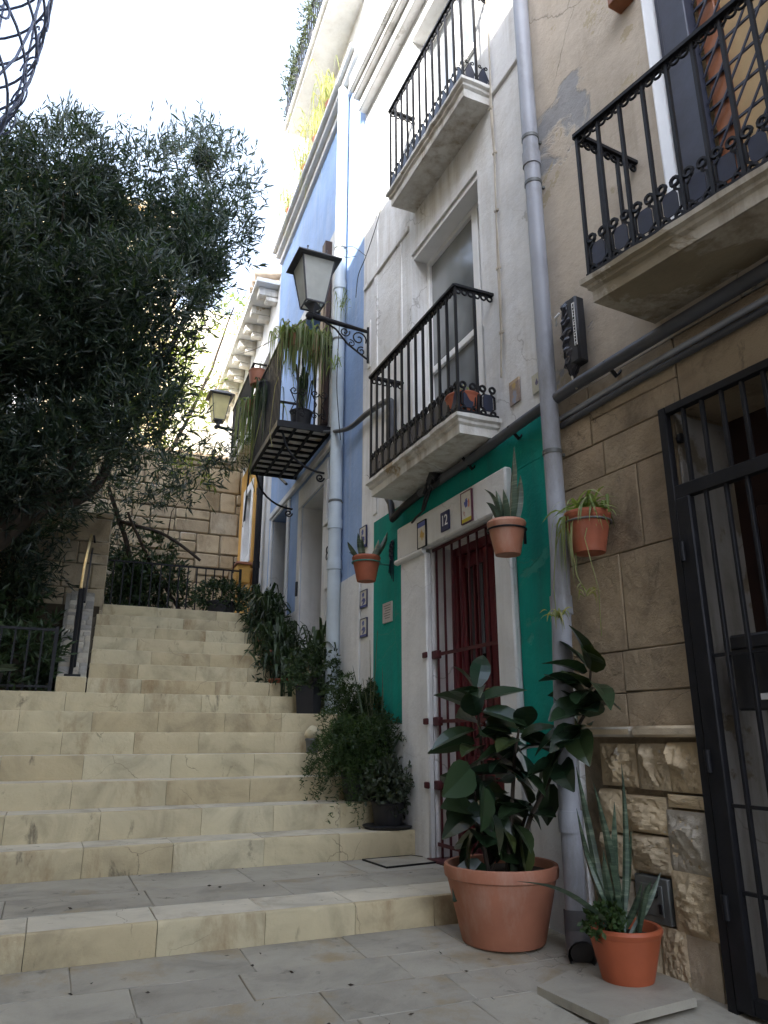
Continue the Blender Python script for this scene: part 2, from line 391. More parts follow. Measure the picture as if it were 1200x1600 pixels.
M['pipe_dark'] = m_plain('pipe_dark', (.075,.078,.088), .5, .2, 5, dirt=(.16,.14,.11), dirt_amt=.4, bmp=.05)
M['cable'] = m_plain('cable', (.02,.02,.022), .55, .2)
M['cable_pale'] = m_plain('cable_pale', (.45,.40,.32), .6, .25)
M['terracotta'] = m_plain('terracotta', (.36,.145,.085), .66, .13, 5, dirt=(.50,.36,.28), dirt_amt=.6, bmp=.08)
M['terracotta_red'] = m_plain('terracotta_red', (.36,.088,.036), .5, .12, 5, bmp=.05)
M['terracotta_old'] = m_plain('terracotta_old', (.30,.085,.042), .7, .2, 7, dirt=(.5,.4,.32), dirt_amt=.35)
M['black_plastic'] = m_plain('black_plastic', (.022,.022,.025), .5, .2)
M['soil'] = m_plain('soil', (.03,.02,.013), .95, .4, 20, bmp=.8, bscale=30)
M['garden_soil'] = m_plain('garden_soil', (.05,.037,.022), .95, .4, 8, bmp=.8, bscale=12)
M['metal_grey'] = m_plain('metal_grey', (.12,.125,.12), .5, .25, 6, .3)
M['white_frame'] = m_plain('white_frame', (.82,.82,.81), .4, .06, 4, bmp=0)
M['glass'] = m_glass('glass', (.19,.20,.205), .06)
M['dark_glass'] = m_glass('dark_glass', (.008,.010,.010), .05)
M['hole_shade'] = m_plain('hole_shade', (.012,.009,.008), .8)  # near-black standing in for the shade inside a hole
M['roof_tile'] = m_plain('roof_tile', (.48,.36,.24), .85, .3, 6, isl=.3)
M['marble'] = m_plain('marble', (.48,.44,.42), .5, .12, 6)
M['bark'] = m_plain('bark', (.045,.034,.025), .95, .35, 8, bmp=.9, bscale=16)
M['stem_green'] = m_plain('stem_green', (.07,.075,.03), .7, .3)
M['oleander'] = m_leaf('oleander', [(.014,.026,.020),(.021,.037,.027),(.030,.049,.035),(.045,.062,.040),(.018,.031,.022)], .3, .4, .45)
M['sunny_leaf'] = m_leaf('sunny_leaf', [(.07,.11,.02),(.12,.15,.03),(.17,.17,.04)], .45)
M['dark_leaf'] = m_leaf('dark_leaf', [(.018,.034,.014),(.030,.052,.02),(.045,.07,.028)], .2, .45)
M['fern_leaf'] = m_leaf('fern_leaf', [(.022,.044,.014),(.034,.062,.018),(.05,.078,.025)], .3)
M['spider_leaf'] = m_leaf('spider_leaf', [(.12,.17,.06),(.18,.23,.09),(.28,.30,.16),(.14,.17,.06),(.24,.20,.10)], .4)
M['dry_leaf'] = m_leaf('dry_leaf', [(.32,.29,.14),(.42,.37,.21),(.20,.23,.10),(.25,.26,.13),(.36,.29,.18)], .45)
M['rubber_leaf'] = m_leaf('rubber_leaf', [(.014,.030,.016),(.020,.042,.020),(.026,.046,.020),(.05,.062,.018)], .08, .28, .55, .25)
M['shrub_leaf'] = m_leaf('shrub_leaf', [(.05,.06,.04),(.07,.085,.055),(.04,.055,.03)], .2)
M['snake_leaf'] = m_snake()

# ------------------------------------------------------------------ foliage generators (numpy)
rng = np.random.default_rng(11)
def unit(a):
    return a/np.maximum(np.linalg.norm(a,axis=-1,keepdims=True),1e-9)
def leaves(P, D, L, W, fold=.12, droop=.0):
    """rhombic leaves: base points P, directions D, lengths L, widths W"""
    n = len(P); D = unit(D); ref = rng.normal(size=(n,3)); S = unit(np.cross(D,ref)); Nn = np.cross(S,D)
    L = np.broadcast_to(np.asarray(L,float).reshape(-1,1),(n,1)); W = np.broadcast_to(np.asarray(W,float).reshape(-1,1),(n,1))
    mid = P+D*L*.45; tip = P+D*L+np.array([0,0,-1.0])*L*droop
    V = np.stack([P, mid+S*W*.5+Nn*W*fold, tip, mid-S*W*.5+Nn*W*fold],1).reshape(-1,3)
    F = (np.arange(n)[:,None]*4+np.arange(4)[None,:]).tolist()
    return V, F
def strips(P, AZ, L, RISE, DROOP, W, seg=6, twist=.5):
    """arching strap leaves"""
    n = len(P); V = np.zeros((n,seg+1,2,3)); t = np.linspace(0,1,seg+1)
    ca, sa = np.cos(AZ), np.sin(AZ)
    for i, tt in enumerate(t):
        h = L*(tt*(1-.45*tt*np.clip(DROOP/np.maximum(L,1e-6),0,1.2))); z = RISE*np.sin(min(tt*1.5,1)*math.pi/2)-DROOP*tt**2.2
        c = P+np.stack([ca*h, sa*h, z],1)
        w = W*(1-tt**2.5)*(.6+.8*min(tt*3,1))*.5+.0006
        sx = np.stack([-sa, ca, np.full(n,twist)*np.sin(AZ*7)],1); sx = unit(sx)
        V[:,i,0] = c+sx*w[:,None]; V[:,i,1] = c-sx*w[:,None]
    base = (np.arange(n)*(seg+1)*2)[:,None]
    F = []
    for i in range(seg):
        q = base+np.array([[2*i,2*i+1,2*i+3,2*i+2]]); F += q.tolist()
    return V.reshape(-1,3), F
def merge(parts):
    V = []; F = []; b = 0
    for v, f in parts:
        V.append(v); F += [[i+b for i in q] for q in f]; b += len(v)
    return np.concatenate(V), F
def grass_clump(c, n, L=(.25,.45), rise=(.1,.3), droop=(.1,.45), w=.012, spread=.06, az=None, flat=0):
    P = np.array(c)+np.stack([rng.normal(0,spread,n),rng.normal(0,spread,n),rng.uniform(-.01,.02,n)],1)
    AZ = rng.uniform(0,2*math.pi,n) if az is None else rng.uniform(az[0],az[1],n)
    return strips(P, AZ, rng.uniform(*L,n), rng.uniform(*rise,n), rng.uniform(*droop,n), rng.uniform(.7,1.2,n)*w)
def bush(c, rad, ntw, nl, L, W, up=.4, fold=.12, tw=.16, shell=.35):
    """twigs spread through an ellipsoid, each twig carrying nl leaves"""
    rad = np.array(rad, float)*np.ones(3)
    u = unit(rng.normal(size=(ntw,3))); r = (shell+(1-shell)*rng.uniform(0,1,ntw))**(1/2.2)
    T0 = np.array(c)+u*rad*r[:,None]
    d = unit(u*.8+rng.normal(0,.45,(ntw,3))+np.array([0,0,up]))
    t = np.linspace(0,1,nl)[None,:,None]
    P = (T0[:,None,:]+d[:,None,:]*(t*tw)).reshape(-1,3); DD = np.repeat(d,nl,0)
    D = unit(DD*.75+rng.normal(0,.62,P.shape)); n = len(P)
    return leaves(P, D, rng.uniform(.7,1.15,n)*L, rng.uniform(.8,1.15,n)*W, fold)
def big_leaf(base, d, L, W, roll=0.0, bend=.2, seg=5):
    """broad glossy leaf with midrib fold: returns V,F"""
    d = Vector(d).normalized(); s = d.cross(Vector((0,0,1)))
    if s.length < .05: s = Vector((1,0,0))
    s.normalize(); n = s.cross(d); s2 = s*math.cos(roll)+n*math.sin(roll); n = s2.cross(d); s = s2
    b = Vector(base); V = []; F = []
    for i in range(seg+1):
        t = i/seg; w = W*.5*math.sin(math.pi*min(.97,(.06+.94*t))**.85)**.8
        if i == seg: w = W*.03
        c = b+d*(L*t)+n*(-bend*L*t*t)
        for k, a in enumerate((-1,-.5,0,.5,1)):
            V.append(tuple(c+s*(w*a)+n*(abs(a)*w*.28)))
    for i in range(seg):
        for k in range(4): F.append([i*5+k,i*5+k+1,(i+1)*5+k+1,(i+1)*5+k])
    return np.array(V), F

# ================================================================== SETTING
def st(o, label, cat): return tag(o, label, cat, kind='structure')
g = MB(); g.quad((-300,-300,-1.2),(300,-300,-1.2),(300,300,-1.2),(-300,300,-1.2))
st(g.build('ground', M['garden_soil']), 'bare brown ground far below and beyond the street', 'ground')

SLOPE = .055
def zpav(y): return min(0.0, SLOPE*(y-3.8))
def slabs(T, x0, x1, y0, y1, row, wmin, wmax, th=.05, gap=.004, ch=.004, jit=.0015):
    mb = MB(T); y = y0; k = 0
    while y < y1-.02:
        r = min(row*rnd.uniform(.9,1.1), y1-y)
        if y1-(y+r) < .1: r = y1-y
        x = x0-rnd.uniform(0,.4)
        while x < x1-.01:
            w = rnd.uniform(wmin,wmax); a, b = max(x,x0), min(x+w,x1)
            if b-a > .03:
                dz = rnd.uniform(-jit,jit); mb.box(a+gap/2,b-gap/2,y+gap/2,y+r-gap/2,-th,dz,ch)
            x += w
        y += r
    return mb
pb = MB(); pb.box(-1.0,2.9,-4,3.85,-.30,-.05)
pb.T = lambda x,y,z: (x,y,z+zpav(y))
pav = MB(); pav.T = lambda x,y,z: (x,y,z+zpav(y))
src = slabs(WORLD, -1.0, 2.75, -3.5, 3.85, .29, .38, .75, gap=.003, ch=.003); pav.add(src.v, src.f)
bed = MB(lambda x,y,z:(x,y,z+zpav(y))); bed.box(-1.0,2.75,-3.5,3.8,-.2,-.006)
po = pav.build('pavement', M['paving_stone']); st(po, 'pale stone slab paving of the lower street in the foreground', 'pavement')
bo = bed.build('paving_bed', M['joint'], po)

def worn_block(mb, x0, x1, y0, y1, z0, z1):
    """a riser slab whose front edge is rounded, worn and chipped here and there"""
    n = max(6, int((x1-x0)/.035)); V = []; F = []; m = 7
    for i in range(n+1):
        x = x0+(x1-x0)*i/n; end = .006 if i in (0,n) else 0
        k = noise.noise(Vector((x*6,y0*9,z1*5))); ch = max(0, noise.noise(Vector((x*13+5,y0*31,z1*17)))-.28)*.06
        c = .007+.004*k+ch+end; wob = .0025*noise.noise(Vector((x*4,y0*7,2.2)))
        yf = y0+wob+end*.5
        V += [(x,yf,z0),(x,yf+.001*k,z0+(z1-z0)*.5),(x,yf,z1-c*1.2),(x,yf+c*.28,z1-c*.42),(x,yf+c*.9,z1-.0005),(x,y1,z1),(x,y1,z0)]
    for i in range(n):
        for j in range(m): F.append((i*m+j,(i+1)*m+j,(i+1)*m+(j+1)%m,i*m+(j+1)%m))
    F.append(tuple(range(m))); F.append(tuple(n*m+j for j in range(m))[::-1])
    mb.add(V,F)
def step_course(mb_r, mb_t, x0, x1, y, z0, h, depth, wmin=.46, wmax=.62, tt=.03, ov=.007):
    """one step: riser blocks below, tread slabs with a small nosing on top"""
    x = x0-rnd.uniform(0,.4)
    while x < x1:
        w = rnd.uniform(wmin,wmax); a, b = max(x,x0), min(x+w,x1)
        if b-a > .02:
            dy = rnd.uniform(-.003,.003); dz = rnd.uniform(-.002,.002)
            worn_block(mb_r, a+.0015, b-.0015, y+dy, y+.032, z0-.03, z0+h+dz)
            mb_t.box(a+.0015,b-.0015,y+.034,y+depth,z0+h-tt,z0+h+dz-.001,.003)
        x += w
RISE = .168; ZL = .14
kr, kt = MB(), MB()
step_course(kr, kt, -1.3, 2.52, 3.84, 0.0, ZL, .34, .44, .6, .028)
ls = slabs(lambda x,y,z:(x,y,z+ZL), -1.3, 2.75, 4.185, 5.13, .46, .45, .85)
k = kr.build('kerb_step', M['step_stone']); st(k, 'cream stone kerb step across the foreground paving', 'step')
kt.build('tread', M['tread_stone'], k)
lo_ = ls.build('landing', M['paving_stone']); st(lo_, 'grey stone landing between the kerb step and the stairs', 'landing')
b_ = MB(); b_.box(-1.3,2.75,3.95,5.2,-.2,ZL-.006); b_.build('paving_bed', M['joint'], lo_)
sr, stt = MB(), MB()
for n in range(7):
    step_course(sr, stt, -1.7, 2.54, 5.12+.33*n, ZL+RISE*n, RISE, .345 if n < 6 else .36, .48, .66)
ZT = ZL+7*RISE
so = sr.build('lower_steps', M['step_stone']); st(so, 'wide flight of seven cream stone steps', 'steps')
stt.build('tread', M['tread_stone'], so)
core = MB()
for n in range(7): core.box(-1.7,2.56,5.2+.33*n,7.5,-.3,ZL+RISE*(n+1)-.035)
core.build('step_core', M['mortar'], so)
up = slabs(lambda x,y,z:(x,y,z+ZT), -1.7, 2.7, 7.46, 7.8, .36, .5, .8)
uo = up.build('middle_landing', M['tread_stone']); st(uo, 'narrow stone landing where the stairs turn steeper', 'landing')
b_ = MB(); b_.box(-1.7,2.7,7.4,7.9,.9,ZT-.006); b_.build('paving_bed', M['mortar'], uo)
ur, ut = MB(), MB(); RU = .167
for n in range(7):
    step_course(ur, ut, .31+.016*n, 2.72, 7.7+.3*n, ZT+RU*n, RU, .32, .5, .75, .026, .005)
ZU = ZT+7*RU
uo = ur.build('upper_steps', M['step_stone']); st(uo, 'narrower upper flight of cream stone steps between wall and houses', 'steps')
ut.build('tread', M['tread_stone'], uo)
core = MB()
for n in range(7): core.box(.33,2.75,7.78+.3*n,9.9,.9,ZT+RU*(n+1)-.03)
core.build('step_core', M['mortar'], uo)
tl = slabs(lambda x,y,z:(x,y,z+ZU), .42, 2.95, 9.82, 13.5, .5, .5, .9)
t_ = tl.build('top_landing', M['paving_stone']); st(t_, 'stone paved landing at the top of the stairs', 'landing')
b_ = MB(); b_.box(.42,2.98,9.85,13.6,.9,ZU-.006); b_.build('paving_bed', M['mortar'], t_)
gs = MB(); gs.box(-9,.03,7.47,9.4,.2,ZT-.03); gs.box(-9,.42,9.4,13.9,.2,ZU-.05); gs.box(-9,8,13.9,60,.2,ZU+.5)
st(gs.build('garden_soil', M['garden_soil']), 'dark earth of the raised garden beside the stairs', 'garden soil')

# ------------------------------------------------------------------ stone walls
def ashlar_wall(mb, x0, x1, z0, z1, T, wmin=.25, wmax=.6, hmin=.18, hmax=.34, th=.12, rel=.012, gap=.008, ch=.012):
    """roughly coursed masonry laid block by block; T maps (along, out, up) to the world"""
    mb.T = T; z = z0
    while z < z1-.01:
        h = min(rnd.uniform(hmin,hmax), z1-z)
        if z1-(z+h) < .09: h = z1-z
        x = x0-rnd.uniform(0,.3)
        while x < x1-.01:
            w = rnd.uniform(wmin,wmax); a, b = max(x,x0), min(x+w,x1)
            if x1-b < .08: b = x1; w = b-x
            if b-a > .03:
                if h > .24 and rnd.random() < .28:
                    hh = h*rnd.uniform(.4,.6)
                    mb.box(a+gap/2,b-gap/2,-th,rnd.uniform(0,rel),z+gap/2,z+hh-gap/2,ch)
                    mb.box(a+gap/2,b-gap/2,-th,rnd.uniform(0,rel),z+hh+gap/2,z+h-gap/2,ch)
                else: mb.box(a+gap/2,b-gap/2,-th,rnd.uniform(0,rel),z+gap/2,z+h-gap/2,ch)
            x += w
        z += h
EW = 13.4; ZE = atY(330, 722, 13.4)[2]
ew = MB(); ashlar_wall(ew, -6, 2.97, ZU-.2, ZE, lambda a,d,z:(a,EW-d,z), .2,.7,.2,.5, .12, .03, .014, .02)
e_ = ew.build('stone_wall', M['wall_stone'])
tag(e_, 'tall retaining wall of irregular honey coloured stone closing the top of the stairs', 'wall')
b_ = MB(); b_.box(-6,2.98,EW+.01,EW+.55,1.5,ZE-.02); b_.build('wall_core', M['mortar'], e_)
cp = MB()
x = -6
while x < 2.95:
    w = rnd.uniform(.5,.8); cp.box(x+.003,min(x+w,2.98)-.003,EW-.06,EW+.6,ZE,ZE+.09,.01); x += w
cp.build('coping', M['wall_stone'], e_)
vx, _, vz = atY(322, 777, EW)
vh = MB(); vh.box(vx-.07,vx+.07,EW-.02,EW+.05,vz-.06,vz+.06); vh.build('drain_hole_shade', M['hole_shade'], e_)  # solid block, the hole's inner shade is put in its colour

gw = MB(); GY = 9.42; GX = .46; GT = atY(164, 811, GY)[2]
ashlar_wall(gw, -6, GX, ZT-.2, GT, lambda a,d,z:(a,GY-d,z), .22,.5,.2,.34)
ashlar_wall(gw, GY+.0, GY+.34, ZU-.3, GT, lambda a,d,z:(GX+d-.005,a,z), .2,.34,.2,.34, .1)
w_ = gw.build('garden_wall', M['wall_stone']); tag(w_, 'lower stone garden wall with squared end beside the upper steps', 'wall')
b_ = MB(); b_.box(-6,GX-.04,GY+.03,GY+.3,1.0,GT-.01); b_.build('wall_core', M['mortar'], w_)
cp = MB(); x = -6
while x < GX-.05:
    w = rnd.uniform(.35,.55); cp.box(x+.003,min(x+w,GX+.01)-.003,GY-.03,GY+.36,GT,GT+.07,.012); x += w
cp.build('coping', M['wall_stone'], w_)
# sloping stringer wall with rubble top and its foot block
sx0, sx1 = .035, .305
bl = MB(); bl.box(sx0,sx1-.01,7.56,7.86,ZT,ZT+.165,.008)
s_ = bl.build('stringer_wall', M['step_stone']); tag(s_, 'sloping rubble topped side wall of the upper steps with squared foot block', 'wall')
slope = (ZU+.14-(ZT+.17))/(9.4-7.86)
sm = MB(); sm.T = lambda x,y,z: (x+.05*(y-7.86)/1.5, y, z+ZT+.15+slope*(y-7.86))
y = 7.86
while y < 9.38:
    hh = rnd.uniform(.05,.11); x = sx0; y2 = min(y+hh, 9.41)
    while x < sx1-.01:
        w = rnd.uniform(.06,.15); x2 = min(x+w,sx1)
        if sx1-x2 < .04: x2 = sx1
        sm.box(x+.003,x2-.003,y+.003,y2-.003,-.12,rnd.uniform(-.012,.012),.012); x = x2
    y = y2
sm.build('rubble_capping', M['rubble'], s_)
sc2 = MB(); pr = [(7.86,ZT-.2),(9.41,ZT-.2),(9.41,ZU+.09),(7.86,ZT+.1)]
sc2.prism(pr, (sx0+.004,0,0), (0,1,0), (0,0,1), (.25,0,0)); sc2.build('wall_core', M['rubble'], s_)

# handrail on the stringer wall
hp = atY(112, 1030, 7.95); ht = atY(124, 920, 7.95)
hr = MB(); xh = .16
zt_ = ht[2]; hr.tube([(xh,7.95,ZT+.17),(xh,7.95,zt_)], .02, 8); hr.tube([(xh+.03,8.05,ZT+.2),(xh+.03,8.05,zt_+.03)], .014, 8)
hr.box(xh-.06,xh+.09,7.9,8.1,ZT+.16,ZT+.21)
e = atY(143, 836, 9.36)
ho = hr.build('handrail', M['iron']); tag(ho, 'iron handrail with shiny brass top on the rubble side wall', 'handrail')
h2 = MB(); h2.tube([(xh,7.95,zt_),(xh+.02,8.5,zt_+.6*(e[2]-zt_)/1.0*.62),(e[0],9.36,e[2])], .016, 8)
brass = m_plain('brass', (.42,.31,.13), .3, .2, 8, 1.0); h2.build('rail', brass, ho)
h3 = MB(); h3.tube([(xh+.05,8.02,zt_-.12),(e[0]+.03,9.38,e[2]-.16)], .012, 6); h3.tube([(e[0]+.03,9.36,e[2]),(e[0]+.05,9.41,e[2]-.08)], .012,6); h3.build('lower_rail', M['iron'], ho)

# iron fences
def fence(name, label, p, q, z0, h, gap, r=.008, mat='iron', lean=0):
    p, q = Vector((p[0],p[1],0)), Vector((q[0],q[1],0)); L = (q-p).length; d = (q-p)/L
    fr = MB(); fr.tube([tuple(p+Vector((0,0,z0+h))),tuple(q+Vector((0,0,z0+h)))], .016, 4); fr.tube([tuple(p+Vector((0,0,z0+.1))),tuple(q+Vector((0,0,z0+.1)))], .014, 4)
    o = fr.build(name, M[mat]); tag(o, label, 'fence')
    n = int(L/gap)
    for i in range(n+1):
        a = p+d*(L*i/n); b = MB(); rr = r*2 if i in (0,n) else r
        b.bar((a.x,a.y,z0),(a.x,a.y,z0+h-.01 if i not in (0,n) else z0+h+.03), rr)
        b.build('bar' if i not in (0,n) else 'post', M[mat], o)
    return o
fence('iron_fence', 'low black iron fence at the top of the stairs before the stone wall', (.5,11.1), (2.47,11.1), ZU, .9, .125, .009)
fence('iron_fence', 'dark iron garden fence at the left end of the middle landing', (-1.4,7.55), (-.01,7.62), ZT-.03, .62, .11)
# ================================================================== HOUSES
FA = Frame(2.55, 3.3, 4.0); F12 = Frame(2.55, 3.3, 0.0); FB = Frame(2.55, 6.3, -3.0)
def atF(fr, u, v, d=0.0):
    """where the sight line through a photo point meets the wall plane (offset d): returns s, z"""
    r = ray(u, v); ox, oy = fr.x0+fr.n[0]*d, fr.y0+fr.n[1]*d
    k = (fr.n[0]*ox+fr.n[1]*oy)/(fr.n[0]*r[0]+fr.n[1]*r[1]); x, y = r[0]*k, r[1]*k
    return (x-fr.x0)*fr.a[0]+(y-fr.y0)*fr.a[1]+fr.y0, EYE+r[2]*k
def wall_face(mb, s0, s1, z0, z1, holes, depth=.3, body=4.0, step=.6, mi=0, jmi=0):
    """house shell: front face with openings and their reveals, side returns and a roof deck"""
    ss = sorted({s0,s1}|{h[i] for h in holes for i in (0,1)}); zs = sorted({z0,z1}|{h[i] for h in holes for i in (2,3)})
    inh = lambda s,z: any(h[0]<s<h[1] and h[2]<z<h[3] for h in holes)
    for a,b in zip(ss,ss[1:]):
        for c,d in zip(zs,zs[1:]):
            if not inh((a+b)/2,(c+d)/2): mb.add([(a,0,c),(b,0,c),(b,0,d),(a,0,d)],[(0,1,2,3)],mi)
    for h in holes:
        dp = h[4] if len(h) > 4 else depth; a,b,c,d = h[:4]
        mb.add([(a,0,c),(a,-dp,c),(a,-dp,d),(a,0,d)],[(0,1,2,3)],jmi); mb.add([(b,0,c),(b,-dp,c),(b,-dp,d),(b,0,d)],[(0,1,2,3)],jmi)
        mb.add([(a,0,d),(b,0,d),(b,-dp,d),(a,-dp,d)],[(0,1,2,3)],jmi); mb.add([(a,0,c),(b,0,c),(b,-dp,c),(a,-dp,c)],[(0,1,2,3)],jmi)
    if body:
        mb.add([(s0,0,z0),(s0,0,z1),(s0,-body,z1),(s0,-body,z0)],[(0,1,2,3)],mi); mb.add([(s1,0,z0),(s1,0,z1),(s1,-body,z1),(s1,-body,z0)],[(0,1,2,3)],mi)
        mb.add([(s0,0,z1),(s1,0,z1),(s1,-body,z1),(s0,-body,z1)],[(0,1,2,3)],mi); mb.add([(s0,-body,z0),(s1,-body,z0),(s1,-body,z1),(s0,-body,z1)],[(0,1,2,3)],mi)
def fbox(fr, s0, s1, d0, d1, z0, z1, ch=.004): return MB(fr).box(s0,s1,d0,d1,z0,z1,ch)

def balcony_slab(parent, fr, sN, sF, dN, dF, prof, mat, seed=0, rough=.006):
    """moulded slab: prof is a list of (inset, z) from the top edge to the underside"""
    path = [(sF,0,0,0)]
    def seg(p,q,n): return [(p[0]+(q[0]-p[0])*i/n, p[1]+(q[1]-p[1])*i/n) for i in range(n)]
    A,B,C,D = (sF,-.06),(sF,dF),(sN,dN),(sN,-.06)
    ring = seg(A,B,8)+seg(B,C,36)+seg(C,D,8)+[D]
    mb = MB(fr); V = []; n = len(ring)
    cs = (sF+sN)/2
    for i,(ins,z) in enumerate(prof):
        for (s,d) in ring:
            k = noise.noise(Vector((s*9+seed,d*9,z*14)))*rough+noise.noise(Vector((s*31+seed,d*31,z*40)))*rough*.5
            tS = (sF-ins) if s > sF-1e-6 else ((sN+ins) if s < sN+1e-6 else s)
            tS = min(max(tS,sN+ins),sF-ins)
            dd = d-ins*(d/max(dF,dN)) if d > 0 else d
            V.append((tS+(k if s>cs else -k)*(1 if abs(s-sF)<1e-6 or abs(s-sN)<1e-6 else .0), dd+k, z+k*.6))
    F = []
    for i in range(len(prof)-1):
        for j in range(n-1): F.append((i*n+j,i*n+j+1,(i+1)*n+j+1,(i+1)*n+j))
    m = len(prof)-1
    half = n//2
    for base in (0, m*n):
        for j in range(half): 
            if j+1 < n-1-j-1: F.append((base+j,base+j+1,base+n-2-j,base+n-1-j))
            elif j+1 == n-2-j: F.append((base+j,base+j+1,base+n-1-j))
    mb.add(V,F); return mb.build('slab', mat, parent, 30)

def rail_run(parent, P, Q, z0, zt, pitch, style, ends=(True,True), mats=('iron','iron_blue'), top=True):
    """one straight run of balcony railing from P to Q (xy)"""
    P, Q = Vector((P[0],P[1],0)), Vector((Q[0],Q[1],0)); L = (Q-P).length; a = (Q-P)/L; up = Vector((0,0,1)); nrm = a.cross(up)
    pt = lambda s, z, o=0.0: tuple(P+a*s+up*z+nrm*o)
    n = max(1, round(L/pitch)); w = L/n
    hr = MB(); I = M[mats[0]]
    for (zz, hw, hh, nm) in ((zt, .021, .010, 'handrail'), (z0+.02, .011, .008, 'bottom_rail')):
        hr = MB()
        vs = [pt(-.012,zz-hh,-hw),pt(L+.012,zz-hh,-hw),pt(L+.012,zz-hh,hw),pt(-.012,zz-hh,hw),pt(-.012,zz+hh,-hw),pt(L+.012,zz+hh,-hw),pt(L+.012,zz+hh,hw),pt(-.012,zz+hh,hw)]
        hr.add(vs,[(0,3,2,1),(4,5,6,7),(0,1,5,4),(1,2,6,5),(2,3,7,6),(3,0,4,7)])
        hr.build(nm, I, parent)
    sb = MB(); m = max(2, round(L/.047)); ww = L/m
    for i in range(m):
        sb.ring(pt((i+.5)*ww, zt-.034), .0195, .0072, a, up, n=12, m=5)
    if style != 'plain': sb.build('scroll_band', I, parent)
    for i in range(n+1):
        if i == 0 and not ends[0]: continue
        if i == n and not ends[1]: continue
        b = MB(); b.bar(pt(i*w,z0), pt(i*w,zt-.008), .0085); b.build('baluster', I, parent)
    if style == 'plain': return
    ob = MB()
    hb = .20
    if style == 'octagon':
        for i in range(n):
            c = (i+.5)*w
            for q in (-.25,.25):
                ob.ring(pt(c+q*w, z0+hb+.014), .0205, .0095, a, up, n=11, m=5); ob.ring(pt(c+q*w, z0+.036), .018, .0085, a, up, n=10, m=5)
            poly = [(-.026,-.062),(.026,-.062),(.038,-.036),(.038,.036),(.026,.062),(-.026,.062),(-.038,.036),(-.038,-.036)]
            ob.prism(poly, pt(c,z0+.115,-.003), a, up, nrm*.006, 1)
            for sg in (-1,1):
                pts = [pt(c+sg*.030,z0+.20),pt(c+sg*.030,z0+.175),pt(c+sg*.052,z0+.16),pt(c+sg*.052,z0+.075),pt(c+sg*.030,z0+.06),pt(c+sg*.030,z0+.045)]
                ob.tube(pts, .0085, 4)
    else:
        for i in range(n):
            c = (i+.5)*w
            poly = [(-.030,0),(.030,0),(.040,.03),(.036,.075),(.016,.115),(.010,.15),(-.010,.15),(-.016,.115),(-.036,.075),(-.040,.03)]
            ob.prism(poly, pt(c,z0+.028,-.003), a, up, nrm*.006, 1)
            for sg in (-1,1):
                ob.spiral(pt(c+sg*.026,z0+.19), .019, .006, 1.15*sg, (math.pi if sg>0 else 0), .0045, a, up, 0, 12)
                ob.tube([pt(c+sg*.044,z0+.03),pt(c+sg*.05,z0+.07),pt(c+sg*.03,z0+.12),pt(c+sg*.008,z0+.17)], .0045, 5)
    ob.build('ornament_band', [I, M[mats[1]]], parent)

def balcony(house, fr, sN, sF, dN, dF, ztop, thick, railh, style, pitch, slabmat, seed, mats=('iron','iron_blue')):
    b = part('balcony', fr((sN+sF)/2,0,ztop), house)
    t = thick
    prof = [(0.05,ztop+.004),(0.0,ztop-.002),(0.0,ztop-t*.22),(.022,ztop-t*.30),(.022,ztop-t*.45),(.040,ztop-t*.55),(.040,ztop-t)]
    balcony_slab(b, fr, sN, sF, dN, dF, prof, slabmat, seed)
    i = .035; f = lambda s,d: fr(s,d,0)[:2]
    A,B,C,D = f(sF-i,.0),f(sF-i,dF-i),f(sN+i,dN-i),f(sN+i,.0)
    zr = ztop+railh
    rail_run(b, A, B, ztop, zr, pitch, style, (False,True), mats)
    rail_run(b, B, C, ztop, zr, pitch, style, (False,True), mats)
    rail_run(b, C, D, ztop, zr, pitch, style, (False,False), mats)
    return b
def window(house, fr, s0, s1, z0, z1, d, splits, transoms, fw=.05, glass='glass', frame='white_frame', name='window'):
    w = part(name, fr((s0+s1)/2,d,z0), house); fm = MB(fr)
    fm.box(s0,s0+fw,d,d+.05,z0,z1,.004); fm.box(s1-fw,s1,d,d+.05,z0,z1,.004); fm.box(s0+fw,s1-fw,d,d+.05,z1-fw,z1,.004); fm.box(s0+fw,s1-fw,d,d+.05,z0,z0+fw,.004)
    cols = [s0+fw]+[x for x in splits]+[s1-fw]
    for x in splits: fm.box(x-.045,x+.045,d+.003,d+.056,z0+fw,z1-fw,.004)
    for zz in transoms:
        for a,b in zip(cols,cols[1:]): fm.box(a+(.045 if a in splits else 0),b-(.045 if b in splits else 0),d+.002,d+.046,zz-.03,zz+.03,.004)
    fm.build('frame', M[frame], w)
    for a,b in zip(cols,cols[1:]):
        g = MB(fr); g.box(a-.01,b+.01,d+.012,d+.02,z0+.02,z1-.02); g.build('pane', M[glass], w)
    return w

